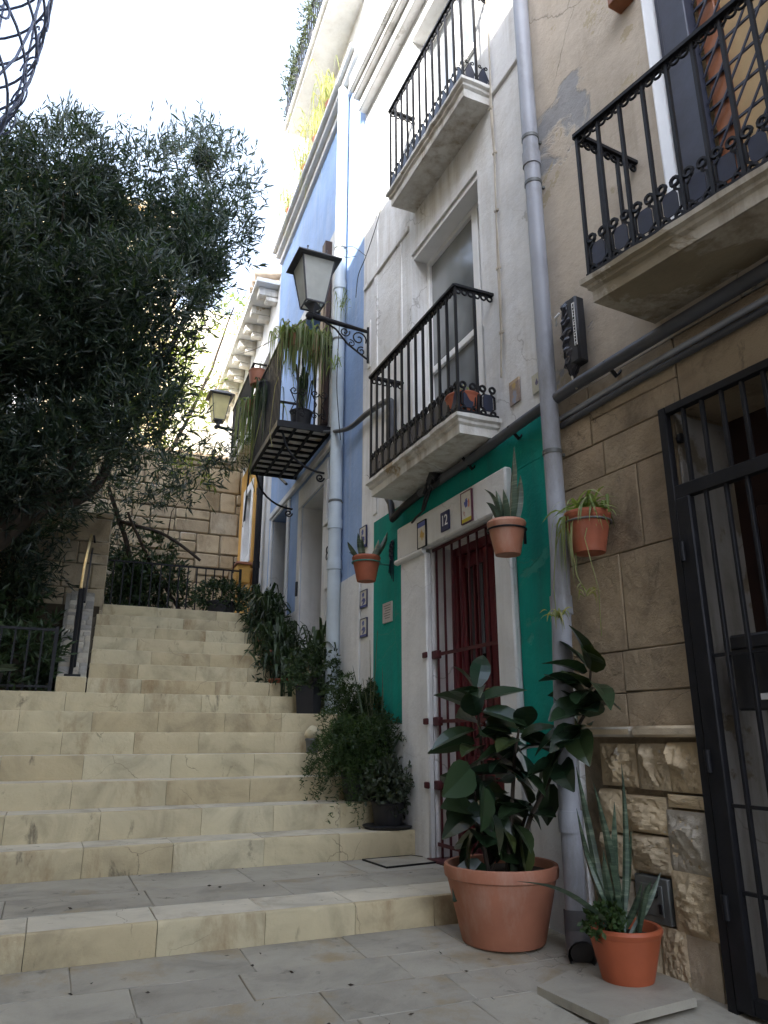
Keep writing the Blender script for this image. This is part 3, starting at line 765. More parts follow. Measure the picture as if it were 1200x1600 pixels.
# ---------------------------------------------------------------- house A: stone house with the gate (right foreground)
HA = thing('stone_house', FA(1,0,-.2), 'weathered beige house with exposed stone, black gate and balcony on the right', 'house')
gs0, gs1, gz1 = 1.22, 2.44, 2.47
dz0, dz1, ds0, ds1 = 3.10, 5.9, .75, 2.30
wa = MB(FA); wall_face(wa, -4, 3.275, 2.84, 9.0, [(ds0,ds1,dz0,dz1,.22)], body=5)
wa.build('wall', M['beige_stucco'], HA)
wl = MB(FA); wall_face(wl, -4, 3.27, -.4, 2.84, [(gs0,gs1,-.14,gz1,.40)], body=5)
for i in range(len(wl.v)): pass
wlm = MB(lambda s,d,z: FA(s,d-.03,z)); wall_face(wlm, -4, 3.27, -.4, 2.835, [(gs0,gs1,-.14,gz1,.40)], body=4.9)
wlm.build('lower_wall', M['ashlar'], HA)
asb = MB(); ashlar_wall(asb, gs1, 3.268, .985, 2.48, lambda a,d,z: FA(a,d,z), .42,.8,.36,.5, .06, .004, .004, .005)
ashlar_wall(asb, -1.5, 3.268, 2.48, 2.84, lambda a,d,z: FA(a,d,z), .5,.9,.36,.37, .06, .004, .004, .005)
ashlar_wall(asb, -1.5, gs0, -.3, 2.48, lambda a,d,z: FA(a,d,z), .42,.8,.36,.5, .06, .004, .004, .005)
asb.build('ashlar_facing', M['ashlar'], HA)
# jamb plaster inside the gate recess
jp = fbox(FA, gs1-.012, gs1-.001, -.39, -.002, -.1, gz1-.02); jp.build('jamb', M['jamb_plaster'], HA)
dr = MB(FA); dr.box(gs0,gs1,-.40,-.37,-.14,gz1); dr.box(gs0+.12,gs0+.62,-.37,-.345,.1,2.0,.01); dr.box(gs0+.66,gs1-.12,-.37,-.345,.1,2.0,.01)
dr.build('inner_door', M['dark_wood'], HA)
# ledge + rock faced base
lg = MB(FA); lg.box(gs1+.005,2.86,-.05,.045,.945,.995,.012); lg.box(2.863,3.27,-.05,.043,.945,.993,.012); lg.build('ledge', M['rock_face'], HA)
def rock(mb, s0, s1, z0, z1, amp, seed):
    """split faced stone: the lower envelope of a few tilted planes with a chiselled margin"""
    n = 30; V = []; F = []; rr = random.Random(int(seed*100)+3); W, H = s1-s0, z1-z0
    planes = [(rr.uniform(.75,1.15), rr.gauss(0,1.5), rr.gauss(0,1.5), rr.uniform(-.2,.2), rr.uniform(-.2,.2)) for _ in range(7)]
    for i in range(n+1):
        for j in range(n+1):
            a, b = i/n, j/n; e = min(1, min(a,1-a,b,1-b)*9)**.8
            wx = .10*noise.noise(Vector((a*5+seed,b*5,1))); wz = .10*noise.noise(Vector((a*5,b*5+seed,2)))
            h = min(c+p*(a-.5+wx-ox)+q_*(b-.5+wz-oz) for c,p,q_,ox,oz in planes)
            h = max(h,.12)+.16*noise.noise(Vector((a*9+seed,b*9,seed)))+.09*noise.noise(Vector((a*24+seed,b*24,1)))
            V.append((s0+W*a, .004+max(0,h)*amp*.9*e, z0+H*b))
    for i in range(n):
        for j in range(n): F.append((i*(n+1)+j,(i+1)*(n+1)+j,(i+1)*(n+1)+j+1,i*(n+1)+j+1))
    mb.add(V,F); mb.box(s0,s1,-.05,.004,z0,z1)
def cr(x, y): return atF(FA, 840+x*.3, 1120+y*.3)
stones = [(335,520,135,365,.05),(527,688,135,385,.05),(693,850,128,400,.05),(338,450,372,600,.03),(458,680,408,607,.045),(684,868,405,482,.02),(688,900,488,820,.055),
          (500,700,613,815,.045),(716,930,812,1150,.055),(655,790,1102,1390,.05),(795,962,1155,1500,.01),(338,496,610,830,.04),(338,512,835,1095,.04),(338,650,1105,1390,.04)]
rk = MB(FA)
for i,(x0,x1,y0,y1,amp) in enumerate(stones):
    pts = [cr(x0,y0),cr(x1,y0),cr(x0,y1),cr(x1,y1)]
    a = (pts[1][0]+pts[3][0])/2; b = (pts[0][0]+pts[2][0])/2; lo = (pts[2][1]+pts[3][1])/2; hi = (pts[0][1]+pts[1][1])/2
    a = max(a, gs1+.004); hi = min(hi,.94); b = min(b,3.2)
    rock(rk, a, b, lo+.004, hi-.004, amp, i*3.7)
rk.build('base_stones', M['rock_face'], HA, 22)
c0, c1 = cr(515,812), cr(715,1095)
mc = part('utility_door', FA(c0[0],0,c1[1]), HA)
m_ = MB(FA); m_.box(c1[0],c0[0],-.04,.018,c1[1],c0[1],.004); m_.box(c1[0]+.03,c0[0]-.03,.018,.026,c1[1]+.03,c0[1]-.03,.003); m_.build('panel', M['metal_grey'], mc)
m_ = MB(FA); m_.ring((c1[0]+.07,.028,(c0[1]+c1[1])/2+.03), .018,.004,(1,0,0),(0,0,1)); m_.box(c1[0]+.03,c1[0]+.05,.026,.034,(c0[1]+c1[1])/2-.05,(c0[1]+c1[1])/2-.01,.002); m_.build('lock', M['iron'], mc)
# gate
gt = part('gate', FA(gs1,0,-.1), HA)
D0, D1 = .012, .052
gf = MB(FA); s1 = 2.485
gf.box(s1-.045,s1,D0,D1,-.08,2.475,.004); gf.box(gs0-.05,s1-.045,D0,D1,2.435,2.475,.004); gf.box(gs0-.05,s1-.045,D0-.003,D1-.003,2.005,2.07,.004)
gf.box(gs0-.05,gs0,D0,D1,-.08,2.435,.004); gf.box(s1-.125,s1-.045,D0+.003,D1+.005,-.06,2.005,.006); gf.box(gs0,s1-.125,D0+.002,D1,-.06,.0,.004)
for zc in (1.28,.68,.36): gf.box(gs0,s1-.125,D0+.012,D0+.026,zc-.007,zc+.007)
gf.build('frame', M['iron'], gt)
x = s1-.16-.05
for i in range(9):
    s_b = s1-.135-.105*(i+.62)
    b = MB(FA); b.box(s_b-.008,s_b+.008,D0+.01,D0+.03,.0,2.006,.002); b.build('bar', M['iron'], gt)
    s_b = s1-.045-.105*(i+.85)
    b = MB(FA); b.box(s_b-.009,s_b+.009,D0+.01,D0+.03,2.07,2.436,.002); b.build('bar', M['iron'], gt)
for zc in (.85,.30,1.75):
    b = MB(FA); b.lathe([(0,-.045),(.013,-.045),(.013,.045),(0,.045)], (s1-.06,D1+.012,zc), 10); b.build('hinge', M['iron'], gt)
lb = MB(FA); lb.box(s1-.44,s1-.185,-.09,-.004,1.05,1.36,.008); lb.box(s1-.43,s1-.195,-.004,.004,1.30,1.352,.004); lb.build('letter_box', M['black_plastic'], gt)
lb = MB(FA); lb.box(s1-.37,s1-.30,-.004,.0,1.09,1.115,.002); lb.build('name_plate', M['white_frame'], gt)
kn = MB(FA); kn.lathe([(0,-.02),(.016,-.02),(.022,0),(.016,.02),(0,.02)],(s1-.075,D0-.01,2.31),10); kn.build('catch', M['iron'], gt)
# balcony door: slate shutters, brown frame with tan panel behind a lattice
bd = part('balcony_door', FA(ds1,0,dz0), HA)
b = MB(FA); b.box(ds0,ds1,-.24,-.205,dz0,dz1); b.build('tan_panel', M['tan_board'], bd)
b = MB(FA); b.box(ds1-.32,ds1-.22,-.205,-.15,dz0,dz1,.006); b.box(ds0,ds1-.32,-.205,-.152,dz1-1.0,dz1-.9,.006); b.box(ds0,ds1-.32,-.205,-.152,dz0,dz0+.09,.006); b.build('door_frame', M['brown_wood'], bd)
b = MB(FA); b.box(ds1-.20,ds1-.04,-.16,-.075,dz0,dz1,.006); b.box(ds1-.05,ds1-.003,-.2,-.10,dz0,dz1,.004); b.build('shutter', M['slate_wood'], bd)
la = MB(FA); 
for i in range(16):
    z = dz0+.1+i*.17
    la.box(ds0,ds1-.21,-.146,-.136,z-.007,z+.007)
    p0, p1 = (ds1-.21,-.132,z-.3), (ds0,-.132,z+1.5)
    la.tube([p0,p1], .007, 4)
la.build('lattice', M['slate_wood'], bd)
jw = fbox(FA, ds1-.003, ds1+.006, -.20, .003, dz0, dz1, .001); jw.build('jamb', M['white_frame'], HA)
balcony(HA, FA, .30, 2.515, .22, .455, 3.10, .135, .865, 'octagon', .135, M['slab_beige'], 3.0)
wb = MB(FA); wb.box(2.33,2.46,-.02,.10,5.02,5.10,.01); wb.build('beam_end', M['brown_wood'], HA)

# ---------------------------------------------------------------- house 12: white house with green door panel
HW = thing('white_house', F12(4.6,0,.1), 'tall white rendered house with red door framed in green and two iron balconies', 'house')
DO = (3.93, 4.89, .1, 2.335)
W1 = (4.0, 5.16, 2.99, 5.15); W2 = (3.95, 5.1, 5.7, 7.62)
ww = MB(F12); wall_face(ww, 3.275, 6.31, -.3, 8.25, [DO+(.26,), W1+(.20,), W2+(.20,)], body=5)
ww.build('wall', M['white_stucco'], HW)
gp = MB(F12)
gp.box(5.335,6.0,.0,.006,1.05,2.56); gp.box(3.3,3.735,.0,.006,.80,2.56); gp.box(3.3,6.0,.0,.006,2.563,2.83)
gp.build('green_panel', M['green_paint'], HW)
ds = MB(F12)
ds.box(4.885,5.335,.0,.05,.1,2.30,.012); ds.box(3.735,3.93,.0,.05,.02,2.33,.012); ds.box(3.735,5.38,.0,.06,2.33,2.605,.012)
ds.build('door_surround', M['white_paint'], HW)
mo = MB(F12); mo.tube([(4.9,.055,2.315),(5.39,.062,2.315)], .022, 8); mo.box(4.90,5.39,.045,.066,2.29,2.335,.006); mo.build('capital_moulding', M['white_paint'], HW)
# door
dp = part('door', F12(4.4,0,.14), HW)
b = MB(F12); a0,a1,zb,zt = DO
b.box(a0,a0+.07,-.27,-.18,zb,zt,.006); b.box(a1-.07,a1,-.27,-.18,zb,zt,.006); b.box(a0+.07,a1-.07,-.27,-.18,zt-.07,zt,.006); b.build('door_frame', M['red_wood'], dp)
for k in range(2):
    l0 = a0+.07+k*(a1-a0-.14)/2; l1 = l0+(a1-a0-.14)/2
    b = MB(F12); b.box(l0+.002,l1-.002,-.27,-.235,zb+.03,zt-.07)
    for (u0,u1) in ((zb+.03,zb+.15),(zb+.62,zb+.72),(zb+1.15,zb+1.26),(zt-.17,zt-.07)): b.box(l0+.075,l1-.075,-.235,-.208,u0,u1,.008)
    b.box(l0+.004,l0+.075,-.235,-.207,zb+.03,zt-.07,.008); b.box(l1-.075,l1-.004,-.235,-.207,zb+.03,zt-.07,.008)
    for (u0,u1) in ((zb+.19,zb+.58),(zb+.76,zb+1.11)): b.box(l0+.105,l1-.105,-.235,-.212,u0,u1,.02)
    b.build('leaf', M['red_wood'], dp)
    gq = MB(F12); gq.box(l0+.07,l1-.07,-.236,-.228,zb+1.24,zt-.15); gq.build('pane', M['dark_glass'], dp)
    mq = MB(F12); mq.box((l0+l1)/2-.012,(l0+l1)/2+.012,-.229,-.208,zb+1.262,zt-.172,.003); mq.build('glazing_bar', M['red_wood'], dp)
kb = MB(F12); kb.lathe([(0,-.018),(.018,-.01),(.022,0),(.018,.01),(0,.018)], (4.44,-.19,1.25), 12); kb.build('knob', brass, dp)
gr = part('door_grille', F12(4.4,0,.14), HW)
for i in range(8):
    s_ = a0+.07+i*(a1-a0-.12)/7
    b = MB(F12); b.box(s_-.006,s_+.006,-.028,-.014,.15,zt-.01); b.build('bar', M['red_iron'], gr)
for zc in (.24,.62,1.05,1.52,2.31):
    b = MB(F12); b.box(a0+.01,a1-.01,-.012,-.006,zc-.012,zc+.012); b.build('cross_bar', M['red_iron'], gr)
for zc in (.62,1.05,1.52):
    b = MB(F12); b.box(a1-.085,a1-.0,-.03,.012,zc-.03,zc+.03,.006); b.box(a1-.02,a1+.05,.05,.066,zc-.022,zc+.022,.006); b.build('hinge_plate', M['red_iron'], gr)
th = MB(F12); th.box(a0-.03,a1+.03,-.27,.07,.05,.155,.01); th.build('threshold', M['red_iron'], HW)
# upper openings
window(HW, F12, W1[0],W1[1],W1[2],W1[3]-.05,-.20, [4.30], [3.98], .05, name='balcony_door')
rb = MB(F12); rb.box(W1[0],W1[1],-.20,-.02,W1[3]-.05,W1[3]-.002,.003); rb.build('shutter_box', M['white_frame'], HW)
window(HW, F12, W2[0],W2[1],W2[2],W2[3],-.20, [4.5], [6.7], .06, name='balcony_door')
# mouldings
mo = MB(F12); mo.box(3.29,3.72,-.02,.022,5.60,5.66,.008); mo.box(5.2,6.28,-.02,.022,5.44,5.50,.008); mo.box(5.93,6.02,-.02,.012,2.9,7.6,.006); mo.box(5.36,5.40,-.02,.008,3.2,5.44,.004); mo.build('string_course', M['white_stucco'], HW)
co = MB(F12)
for (z0,z1,d) in ((7.80,7.95,.10),(7.952,8.03,.17),(8.032,8.25,.22)): co.box(3.28,6.29,-.02,d,z0,z1,.012)
co.build('cornice', M['white_stucco'], HW)
balcony(HW, F12, 3.835, 5.40, .34, .34, 2.985, .135, .965, 'octagon', .125, M['slab_stucco'], 1.0)
balcony(HW, F12, 3.72, 5.12, .275, .275, 5.70, .15, .93, 'vase', .118, M['slab_stucco'], 5.0)
fbox(F12,3.3,3.73,.0,.012,-.1,.795).build('plinth', M['white_paint'], HW); fbox(F12,6.0,6.3,.0,.01,.2,2.46).build('plinth', M['white_paint'], HW)

# ---------------------------------------------------------------- blue house
HB = thing('blue_house', FB(8.5,0,1.0), 'narrow blue painted house with iron balcony full of hanging plants', 'house')
D1b = (7.60,8.62,1.2,3.74); D2b = (9.42,10.36,2.2,4.03); D3b = (7.62,8.9,4.3,6.5)
wb_ = MB(FB); wall_face(wb_, 6.315, 10.66, .3, 8.8, [D1b+(.55,), D2b+(.30,), D3b+(.25,)], body=5)
wb_.build('wall', M['blue_stucco'], HB)
b = MB(FB)
for (a,c,z0,z1,w) in ((D1b[0],D1b[1],1.2,3.74,.15),(D2b[0],D2b[1],2.2,4.03,.13)):
    b.box(a-w,a,.0,.025,z0,z1,.006); b.box(c,c+w,.0,.025,z0,z1,.006)
b.box(D1b[0]-.15,D1b[1]+.15,.0,.026,3.742,4.0,.006)
b.box(D2b[0]-.13,D2b[1]+.13,.0,.026,4.032,4.06,.004)
b.box(D1b[0]-.0,D1b[0]+.012,-.5,-.002,1.2,3.73,.001); b.box(D1b[1]-.012,D1b[1],-.5,-.002,1.2,3.73,.001); b.box(D1b[0]+.013,D1b[1]-.013,-.5,-.002,3.725,3.737,.001)
b.box(D2b[1]-.012,D2b[1],-.28,-.002,2.2,4.02,.001)
b.build('door_surround', M['white_paint'], HB)
b = MB(FB); b.box(7.2,10.5,.0,.05,4.07,4.16,.01); b.build('ledge', M['white_paint'], HB)
fbox(FB,6.32,7.44,.0,.018,.3,2.44).build('plinth', M['white_paint'], HB); fbox(FB,8.78,9.28,.0,.018,1.2,2.44).build('plinth', M['white_paint'], HB)
b = MB(FB); b.box(D3b[0]-.32,D3b[0],.0,.03,4.3,7.0,.006); b.box(D3b[1],D3b[1]+.16,.0,.03,4.3,6.7,.006); b.box(D3b[0],D3b[1],.0,.03,6.502,6.7,.006); b.build('balcony_surround', M['white_paint'], HB)
for (h,dd,m) in ((D1b,-.54,'dark_wood'),(D2b,-.29,'dark_wood')):
    q = MB(FB); q.box(h[0],h[1],dd-.04,dd,h[2],h[3]); q.box(h[0]+.1,h[1]-.1,dd,dd+.02,h[2]+.2,h[3]-.9,.01); q.box(h[0]+.1,h[1]-.1,dd,dd+.02,h[3]-.7,h[3]-.1,.01); q.build('door', M[m], HB)
window(HB, FB, D3b[0],D3b[1],D3b[2],D3b[3],-.24,[8.26],[5.7],.07,'dark_glass',name='balcony_door')
sh = part('shutter', FB(7.6,.1,4.4), HB); q = MB(FB); q.box(7.46,7.60,.03,.12,4.4,6.9,.006); q.box(7.40,7.46,.05,.11,4.4,6.6,.004); q.build('panel', M['dark_wood'], sh)
b = MB(FB)
for (z0,z1,d) in ((8.66,8.76,.05),(8.762,8.84,.12),(8.842,8.90,.18)): b.box(6.36,10.62,-.02,d,z0,z1,.01)
b.build('cornice', M['white_paint'], HB)
# set back top storey with its balcony
b = MB(FB); b.box(6.5,10.6,-4.9,-.30,8.8,13.2); b.build('upper_wall', M['white_paint'], HB)
ub = part('upper_balcony', FB(8.5,-.7,11), HB)
b = MB(FB); b.box(7.1,10.1,-.31,.20,10.96,11.06,.01); b.box(7.15,10.05,-.31,.15,10.90,10.958,.01); b.build('slab', M['white_paint'], ub)
q0, q1 = FB(10.05,.16,0), FB(7.15,.16,0); rail_run(ub, q0[:2], q1[:2], 11.06, 11.95, .12, 'plain')
# iron balcony
ib = part('balcony', FB(8.1,0,4.27), HB)
bs0, bs1, bdp, bz = 7.36, 9.02, .63, 4.30
q = MB(FB); q.box(bs0,bs1,.03,bdp,bz-.012,bz+.012); q.build('floor', M['slab_stucco'], ib)
q = MB(FB)
for i in range(10): s_ = bs0+(bs1-bs0)*i/9; q.box(s_-.012,s_+.012,.02,bdp,bz-.042,bz-.013)
for i in range(4): d_ = .04+(bdp-.05)*i/3; q.box(bs0-.01,bs1+.01,d_-.012,d_+.012,bz-.05,bz-.018)
q.box(bs0-.02,bs1+.02,bdp-.005,bdp+.02,bz-.055,bz+.02); q.box(bs0-.02,bs0,.0,bdp,bz-.053,bz+.021); q.box(bs1,bs1+.02,.0,bdp,bz-.053,bz+.021)
q.build('floor_grid', M['iron'], ib)
for s_ in (bs0+.1,bs1-.08):
    q = MB(FB); pts = [(s_,bdp-.06,bz-.05)]+[(s_,.06+(bdp-.14)*math.cos(a),bz-.05-.45*math.sin(a)) for a in [k*math.pi/2/10 for k in range(1,11)]]
    q.tube(pts,.014,6); q.spiral((s_,.11,bz-.56),.05,.012,1.4,math.pi,.011,(0,1,0),(0,0,1)); q.build('bracket', M['iron'], ib)
f = lambda s,d: FB(s,d,0)[:2]
A,B,C,D = f(bs1,.02),f(bs1,bdp),f(bs0,bdp),f(bs0,.02)
for (p,q_,e) in ((A,B,(True,True)),(B,C,(False,True)),(C,D,(False,True))): rail_run(ib,p,q_,bz,bz+1.05,.075 if p is B else .2,'plain',e)
q = MB(FB)
for d_ in (.17,.42):
    for sg in (-1,1):
        q.spiral((bs0,d_+sg*.05,bz+.42),.05,.01,1.3*sg,(0 if sg<0 else math.pi),.007,(0,1,0),(0,0,1)); q.spiral((bs0,d_+sg*.05,bz+.14),.045,.01,-1.3*sg,(0 if sg<0 else math.pi),.007,(0,1,0),(0,0,1))
        q.tube([(bs0,d_+sg*.095,bz+.42),(bs0,d_+sg*.03,bz+.28),(bs0,d_+sg*.09,bz+.14)],.007,5)
q.build('scrollwork', M['iron'], ib)
mb_ = fbox(FB, 7.03, 7.28, .0, .09, 2.42, 3.12, .008); mo_ = mb_.build('meter_box', M['white_paint']); tag(mo_, 'white wall box with a dark mark beside the pale downpipe', 'meter box')
q = MB(FB); q.box(7.0,7.31,.0,.11,3.122,3.15,.004); q.build('lid', M['white_paint'], mo_)
q = MB(FB); q.ring((7.15,.092,2.83),.035,.008,(1,0,0),(0,0,1)); q.ring((7.15,.092,2.76),.04,.008,(1,0,0),(0,0,1)); q.build('mark', M['iron'], mo_)
ab = fbox(FB, 8.64, 8.69, .026, .05, 2.60, 2.78, .004).build('door_bell', M['black_plastic']); tag(ab, 'small dark bell plate beside the blue house doorway', 'door bell')

# ---------------------------------------------------------------- far ochre and white house
HO = thing('ochre_house', FB(12.5,0,2.4), 'house with ochre ground floor and white upper storey at the top of the stairs', 'house')
WO = (12.25,12.85,3.95,5.15); WO2 = (11.3,12.3,6.15,7.4)
q = MB(FB); wall_face(q, 10.67, 16.5, 1.5, 8.5, [WO+(.25,), WO2+(.2,)], body=5); q.build('wall', M['white_paint'], HO)
q = MB(FB); q.box(11.62,12.1,.0,.012,2.4,5.72); q.box(12.1,13.0,.0,.012,5.3,5.72); q.box(13.0,16.5,.0,.012,2.4,5.72); q.box(12.1,13.0,.0,.012,2.4,3.8); q.build('ochre_panel', M['ochre_stucco'], HO)
q = MB(FB); q.box(11.62,11.78,.012,.07,3.6,5.75,.01); q.build('pilaster', M['ochre_stucco'], HO)
q = MB(FB); q.box(12.1,12.25,.0,.03,3.8,5.3,.006); q.box(12.85,13.0,.0,.03,3.8,5.3,.006); q.box(12.25,12.85,.0,.03,5.15,5.3,.006); q.box(12.25,12.85,.0,.03,3.8,3.95,.006); q.build('window_surround', M['white_paint'], HO)
window(HO, FB, *WO, -.2, [12.55], [4.6], .05, 'dark_glass')
window(HO, FB, *WO2, -.18, [11.8], [6.9], .05, 'dark_glass', name='balcony_door')
fb_ = part('balcony', FB(12,0,6), HO)
q = MB(FB); q.box(11.0,13.1,-.02,.34,5.92,6.04,.012); q.box(11.05,13.05,-.02,.28,5.80,5.918,.012); q.build('slab', M['slab_stucco'], fb_)
p0,p1,p2,p3 = f(13.05,.0),f(13.05,.31),f(11.05,.31),f(11.05,.0)
rail_run(fb_, p0,p1,6.04,6.95,.12,'plain'); rail_run(fb_, p1,p2,6.04,6.95,.12,'plain'); rail_run(fb_, p2,p3,6.04,6.95,.12,'plain')
ev = part('eaves', FB(12,0,8.3), HO)
q = MB(FB); q.box(10.7,16.4,.0,.40,8.32,8.40,.006); q.build('soffit', M['white_paint'], ev)
for i in range(9):
    s_ = 10.85+i*.62
    q = MB(FB); q.box(s_,s_+.20,.0,.33,8.17,8.318,.01); q.box(s_+.02,s_+.18,.0,.2,8.09,8.168,.01); q.build('corbel', M['slab_stucco'], ev)
q = MB(FB)
for i in range(26):
    s_ = 10.8+i*.22
    q.tube([(s_,.42,8.46),(s_,-1.5,8.9)],.06,8,caps=True)
q.build('roof_tiles', M['roof_tile'], ev)
cr_ = FB(11.95,.17,4.0)
pt_ = MB(FB); pt_.box(11.62,11.98,.08,.30,3.32,3.62,.015); px_ = pt_.build('planter_box', M['ochre_stucco']); tag(px_, 'ochre planter box fixed to the far ochre wall', 'planter')
q = MB(FB); q.box(11.58,12.02,.06,.32,3.62,3.66,.008); q.build('rim', M['terracotta'], px_)
q = MB(FB); q.tube([(11.8,.0,3.65),(11.8,.33,3.68),(11.8,.33,3.5)],.012,6); q.build('bracket', M['iron'], px_)
# ================================================================== PIPES, CABLES, SIGNS, LAMPS
def pipe(name, label, pts, r, mat, collars, wall, cat='downpipe'):
    q = MB(); q.tube(pts, r, 16); o = q.build(name, M[mat]); tag(o, label, cat)
    for (p) in collars:
        q = MB(); q.lathe([(r*.98,-.05),(r*1.14,-.05),(r*1.14,.05),(r*.98,.05)], p, 18); q.build('collar', M[mat], o)
    for (p, wx) in wall:
        q = MB(); q.lathe([(r*1.0,-.012),(r*1.09,-.012),(r*1.09,.012),(r*1.0,.012)], p, 16); q.bar((p[0]+r,p[1],p[2]),(wx,p[1],p[2]),.008); q.build('clip', M['metal_grey'], o)
    return o
pg = pipe('downpipe', 'long grey downpipe between the white house and the stone house', [(2.41,3.2,.12),(2.415,3.2,1.0),(2.47,3.21,1.9),(2.47,3.21,8.3)], .052, 'pipe_grey',
     [(2.47,3.21,4.55),(2.455,3.207,1.62),(2.412,3.2,.55)], [((2.47,3.21,4.72),2.56),((2.47,3.21,4.36),2.56),((2.47,3.21,6.9),2.56),((2.47,3.21,2.5),2.56)], None)
q = MB(); q.tube([(2.41,3.2,.16),(2.405,3.19,.06),(2.38,3.15,.02),(2.34,3.08,.0)], [.06,.062,.064,.066], 16, caps=False); q.tube([(2.36,3.11,.01),(2.355,3.10,.005)], .055, 14); q.build('shoe', M['pipe_dark'], pg)
pipe('downpipe', 'pale blue downpipe on the blue house beside the lamp', [(2.50,6.93,.9),(2.50,6.93,8.75)], .068, 'pipe_blue', [(2.50,6.93,5.9),(2.50,6.93,3.05),(2.50,6.93,2.62)], [((2.50,6.93,6.4),2.6),((2.50,6.93,3.3),2.6),((2.50,6.93,5.2),2.6)], None)
a_ = FB(11.05,.10,2.5); b_ = FB(11.05,.10,5.75)
pipe('downpipe', 'thin black downpipe on the far white wall behind the iron balcony', [a_,b_], .05, 'iron', [FB(11.05,.10,4.7),FB(11.05,.10,3.5)], [], None)
# thick dark conduit along the facades
def pA(u,v,d): s,z = atF(FA,u,v,d); return FA(s,d,z)
def pB(u,v,d): s,z = atF(FB,u,v,d); return FB(s,d,z)
def p12(u,v,d): s,z = atF(F12,u,v,d); return F12(s,d,z)
cp_ = [FA(.2,.07,2.86),FA(1.4,.07,2.855),FA(2.3,.07,2.85),FA(3.0,.07,2.84),F12(3.45,.07,2.815),F12(4.2,.05,2.80),F12(4.95,.05,2.79)]
q = MB(); q.tube(cp_, .034, 12); o = q.build('conduit', M['pipe_dark']); tag(o, 'thick dark conduit running along the facades under the balconies', 'conduit')
for p in (FA(2.75,.05,2.845),F12(3.62,.05,2.81),F12(4.2,.05,2.80),FA(1.75,.05,2.852)):
    q = MB(); q.tube([(p[0]-.045,p[1],p[2]+.02),(p[0]+.03,p[1],p[2]-.055),(p[0]+.06,p[1]-.02,p[2]-.02)],.012,6); q.build('clip', M['iron'], o)
for (dz,r,m,lab) in ((-.105,.016,'pipe_grey','pale thin tube under the dark conduit on the stone house'),(-.15,.018,'pipe_dark','lowest thin dark tube above the gate of the stone house')):
    q = MB(); q.tube([FA(.2,.02,2.86+dz),FA(1.8,.022,2.855+dz+.006),FA(2.6,.02,2.85+dz),FA(3.2,.02,2.845+dz-.02)], r, 8); tag(q.build('cable', M[m]), lab, 'cable')
# hook of cables at the end under the balcony
q = MB(); q.tube([F12(4.95,.05,2.79),F12(5.25,.06,2.76),F12(5.42,.08,2.70),F12(5.5,.06,2.86),F12(5.6,.05,2.95)], .03, 10)
q.tube([F12(4.55,.06,2.80),F12(4.66,.08,2.76),F12(4.75,.07,2.84),F12(4.82,.08,2.74)],.02,8)
q.tube([F12(4.72,.07,2.78),F12(4.85,.075,2.62),F12(5.0,.07,2.60),F12(5.08,.066,2.58)],.009,6)
q.tube([F12(4.72,.075,2.79),F12(4.80,.09,2.70),F12(4.86,.085,2.62)],.009,6)
q.tube([F12(4.6,.08,2.80),F12(4.64,.10,2.84),F12(4.70,.09,2.80)],.035,8)
tag(q.build('cable_bundle', M['cable']), 'tangle of black cables under the lower white balcony', 'cable')
q = MB(); P_ = [pB(470,676,.06),pB(500,675,.10),pB(524,674,.12),p12(547,668,.06),p12(575,645,.05),p12(607,626,.05),p12(613,640,.05),p12(611,690,.05)]
P_ = smooth(P_, 5); q.tube(P_, [.012+.016*min(1,i/18) for i in range(len(P_))], 10); tag(q.build('cable', M['pipe_dark']), 'dark cable duct rising behind the lower white balcony', 'cable')
# pale cables hanging down the white front
P_ = [F12(3.72,.02,7.4),F12(3.70,.03,5.9),p12(766,170,.02),p12(772,240,.02),p12(775,330,.02),p12(778,420,.02),p12(783,520,.02),p12(783,590,.02)]
q = MB(); q.tube(P_, .006, 6); q.tube([(a[0]-.004,a[1]-.015+.012*math.sin(i*2.1),a[2]) for i,a in enumerate(P_)], .005, 6)
for i in range(2,7): q.box(P_[i][0]-.01,P_[i][0]+.01,P_[i][1]-.025,P_[i][1]+.012,P_[i][2]-.008,P_[i][2]+.008)
tag(q.build('cable', M['cable_pale']), 'pair of pale cables hanging down the white house front', 'cable')
q = MB(); q.tube(smooth([p12(601,295,.03),p12(590,345,.03),p12(572,400,.03),p12(560,430,.04),p12(556,465,.04)]),.0045,5); q.tube(smooth([p12(572,400,.03),p12(550,385,.06),p12(533,392,.12),p12(540,402,.13),p12(556,400,.08)]),.004,5); q.tube(smooth([(2.43,6.72,5.3),(2.42,6.74,4.6),(2.43,6.7,4.2),(2.46,6.7,3.9)]),.005,5)
tag(q.build('cable', M['cable']), 'loose black cable looping beside the pale blue downpipe', 'cable')
P0 = Vector(FB(13.2,.4,8.2)); P1 = Vector((1.93,6.13,4.93)); q = MB()
q.tube([tuple(P0.lerp(P1,i/12)-Vector((0,0,.10*math.sin(math.pi*i/12)))) for i in range(13)], .007, 5)
tag(q.build('cable', M['cable']), 'thin black wire crossing from the far house to the near lamp', 'cable')
P0 = Vector((2.75,12.3,4.3)); q = MB(); q.tube([FB(12.9,.02,4.6),FB(12.5,.03,5.78),FB(11.6,.04,5.80),FB(10.7,.04,5.0),FB(9.4,.05,4.3)], .02, 6); tag(q.build('cable', M['cable']), 'dark cable running along the ochre wall to the iron balcony', 'cable')

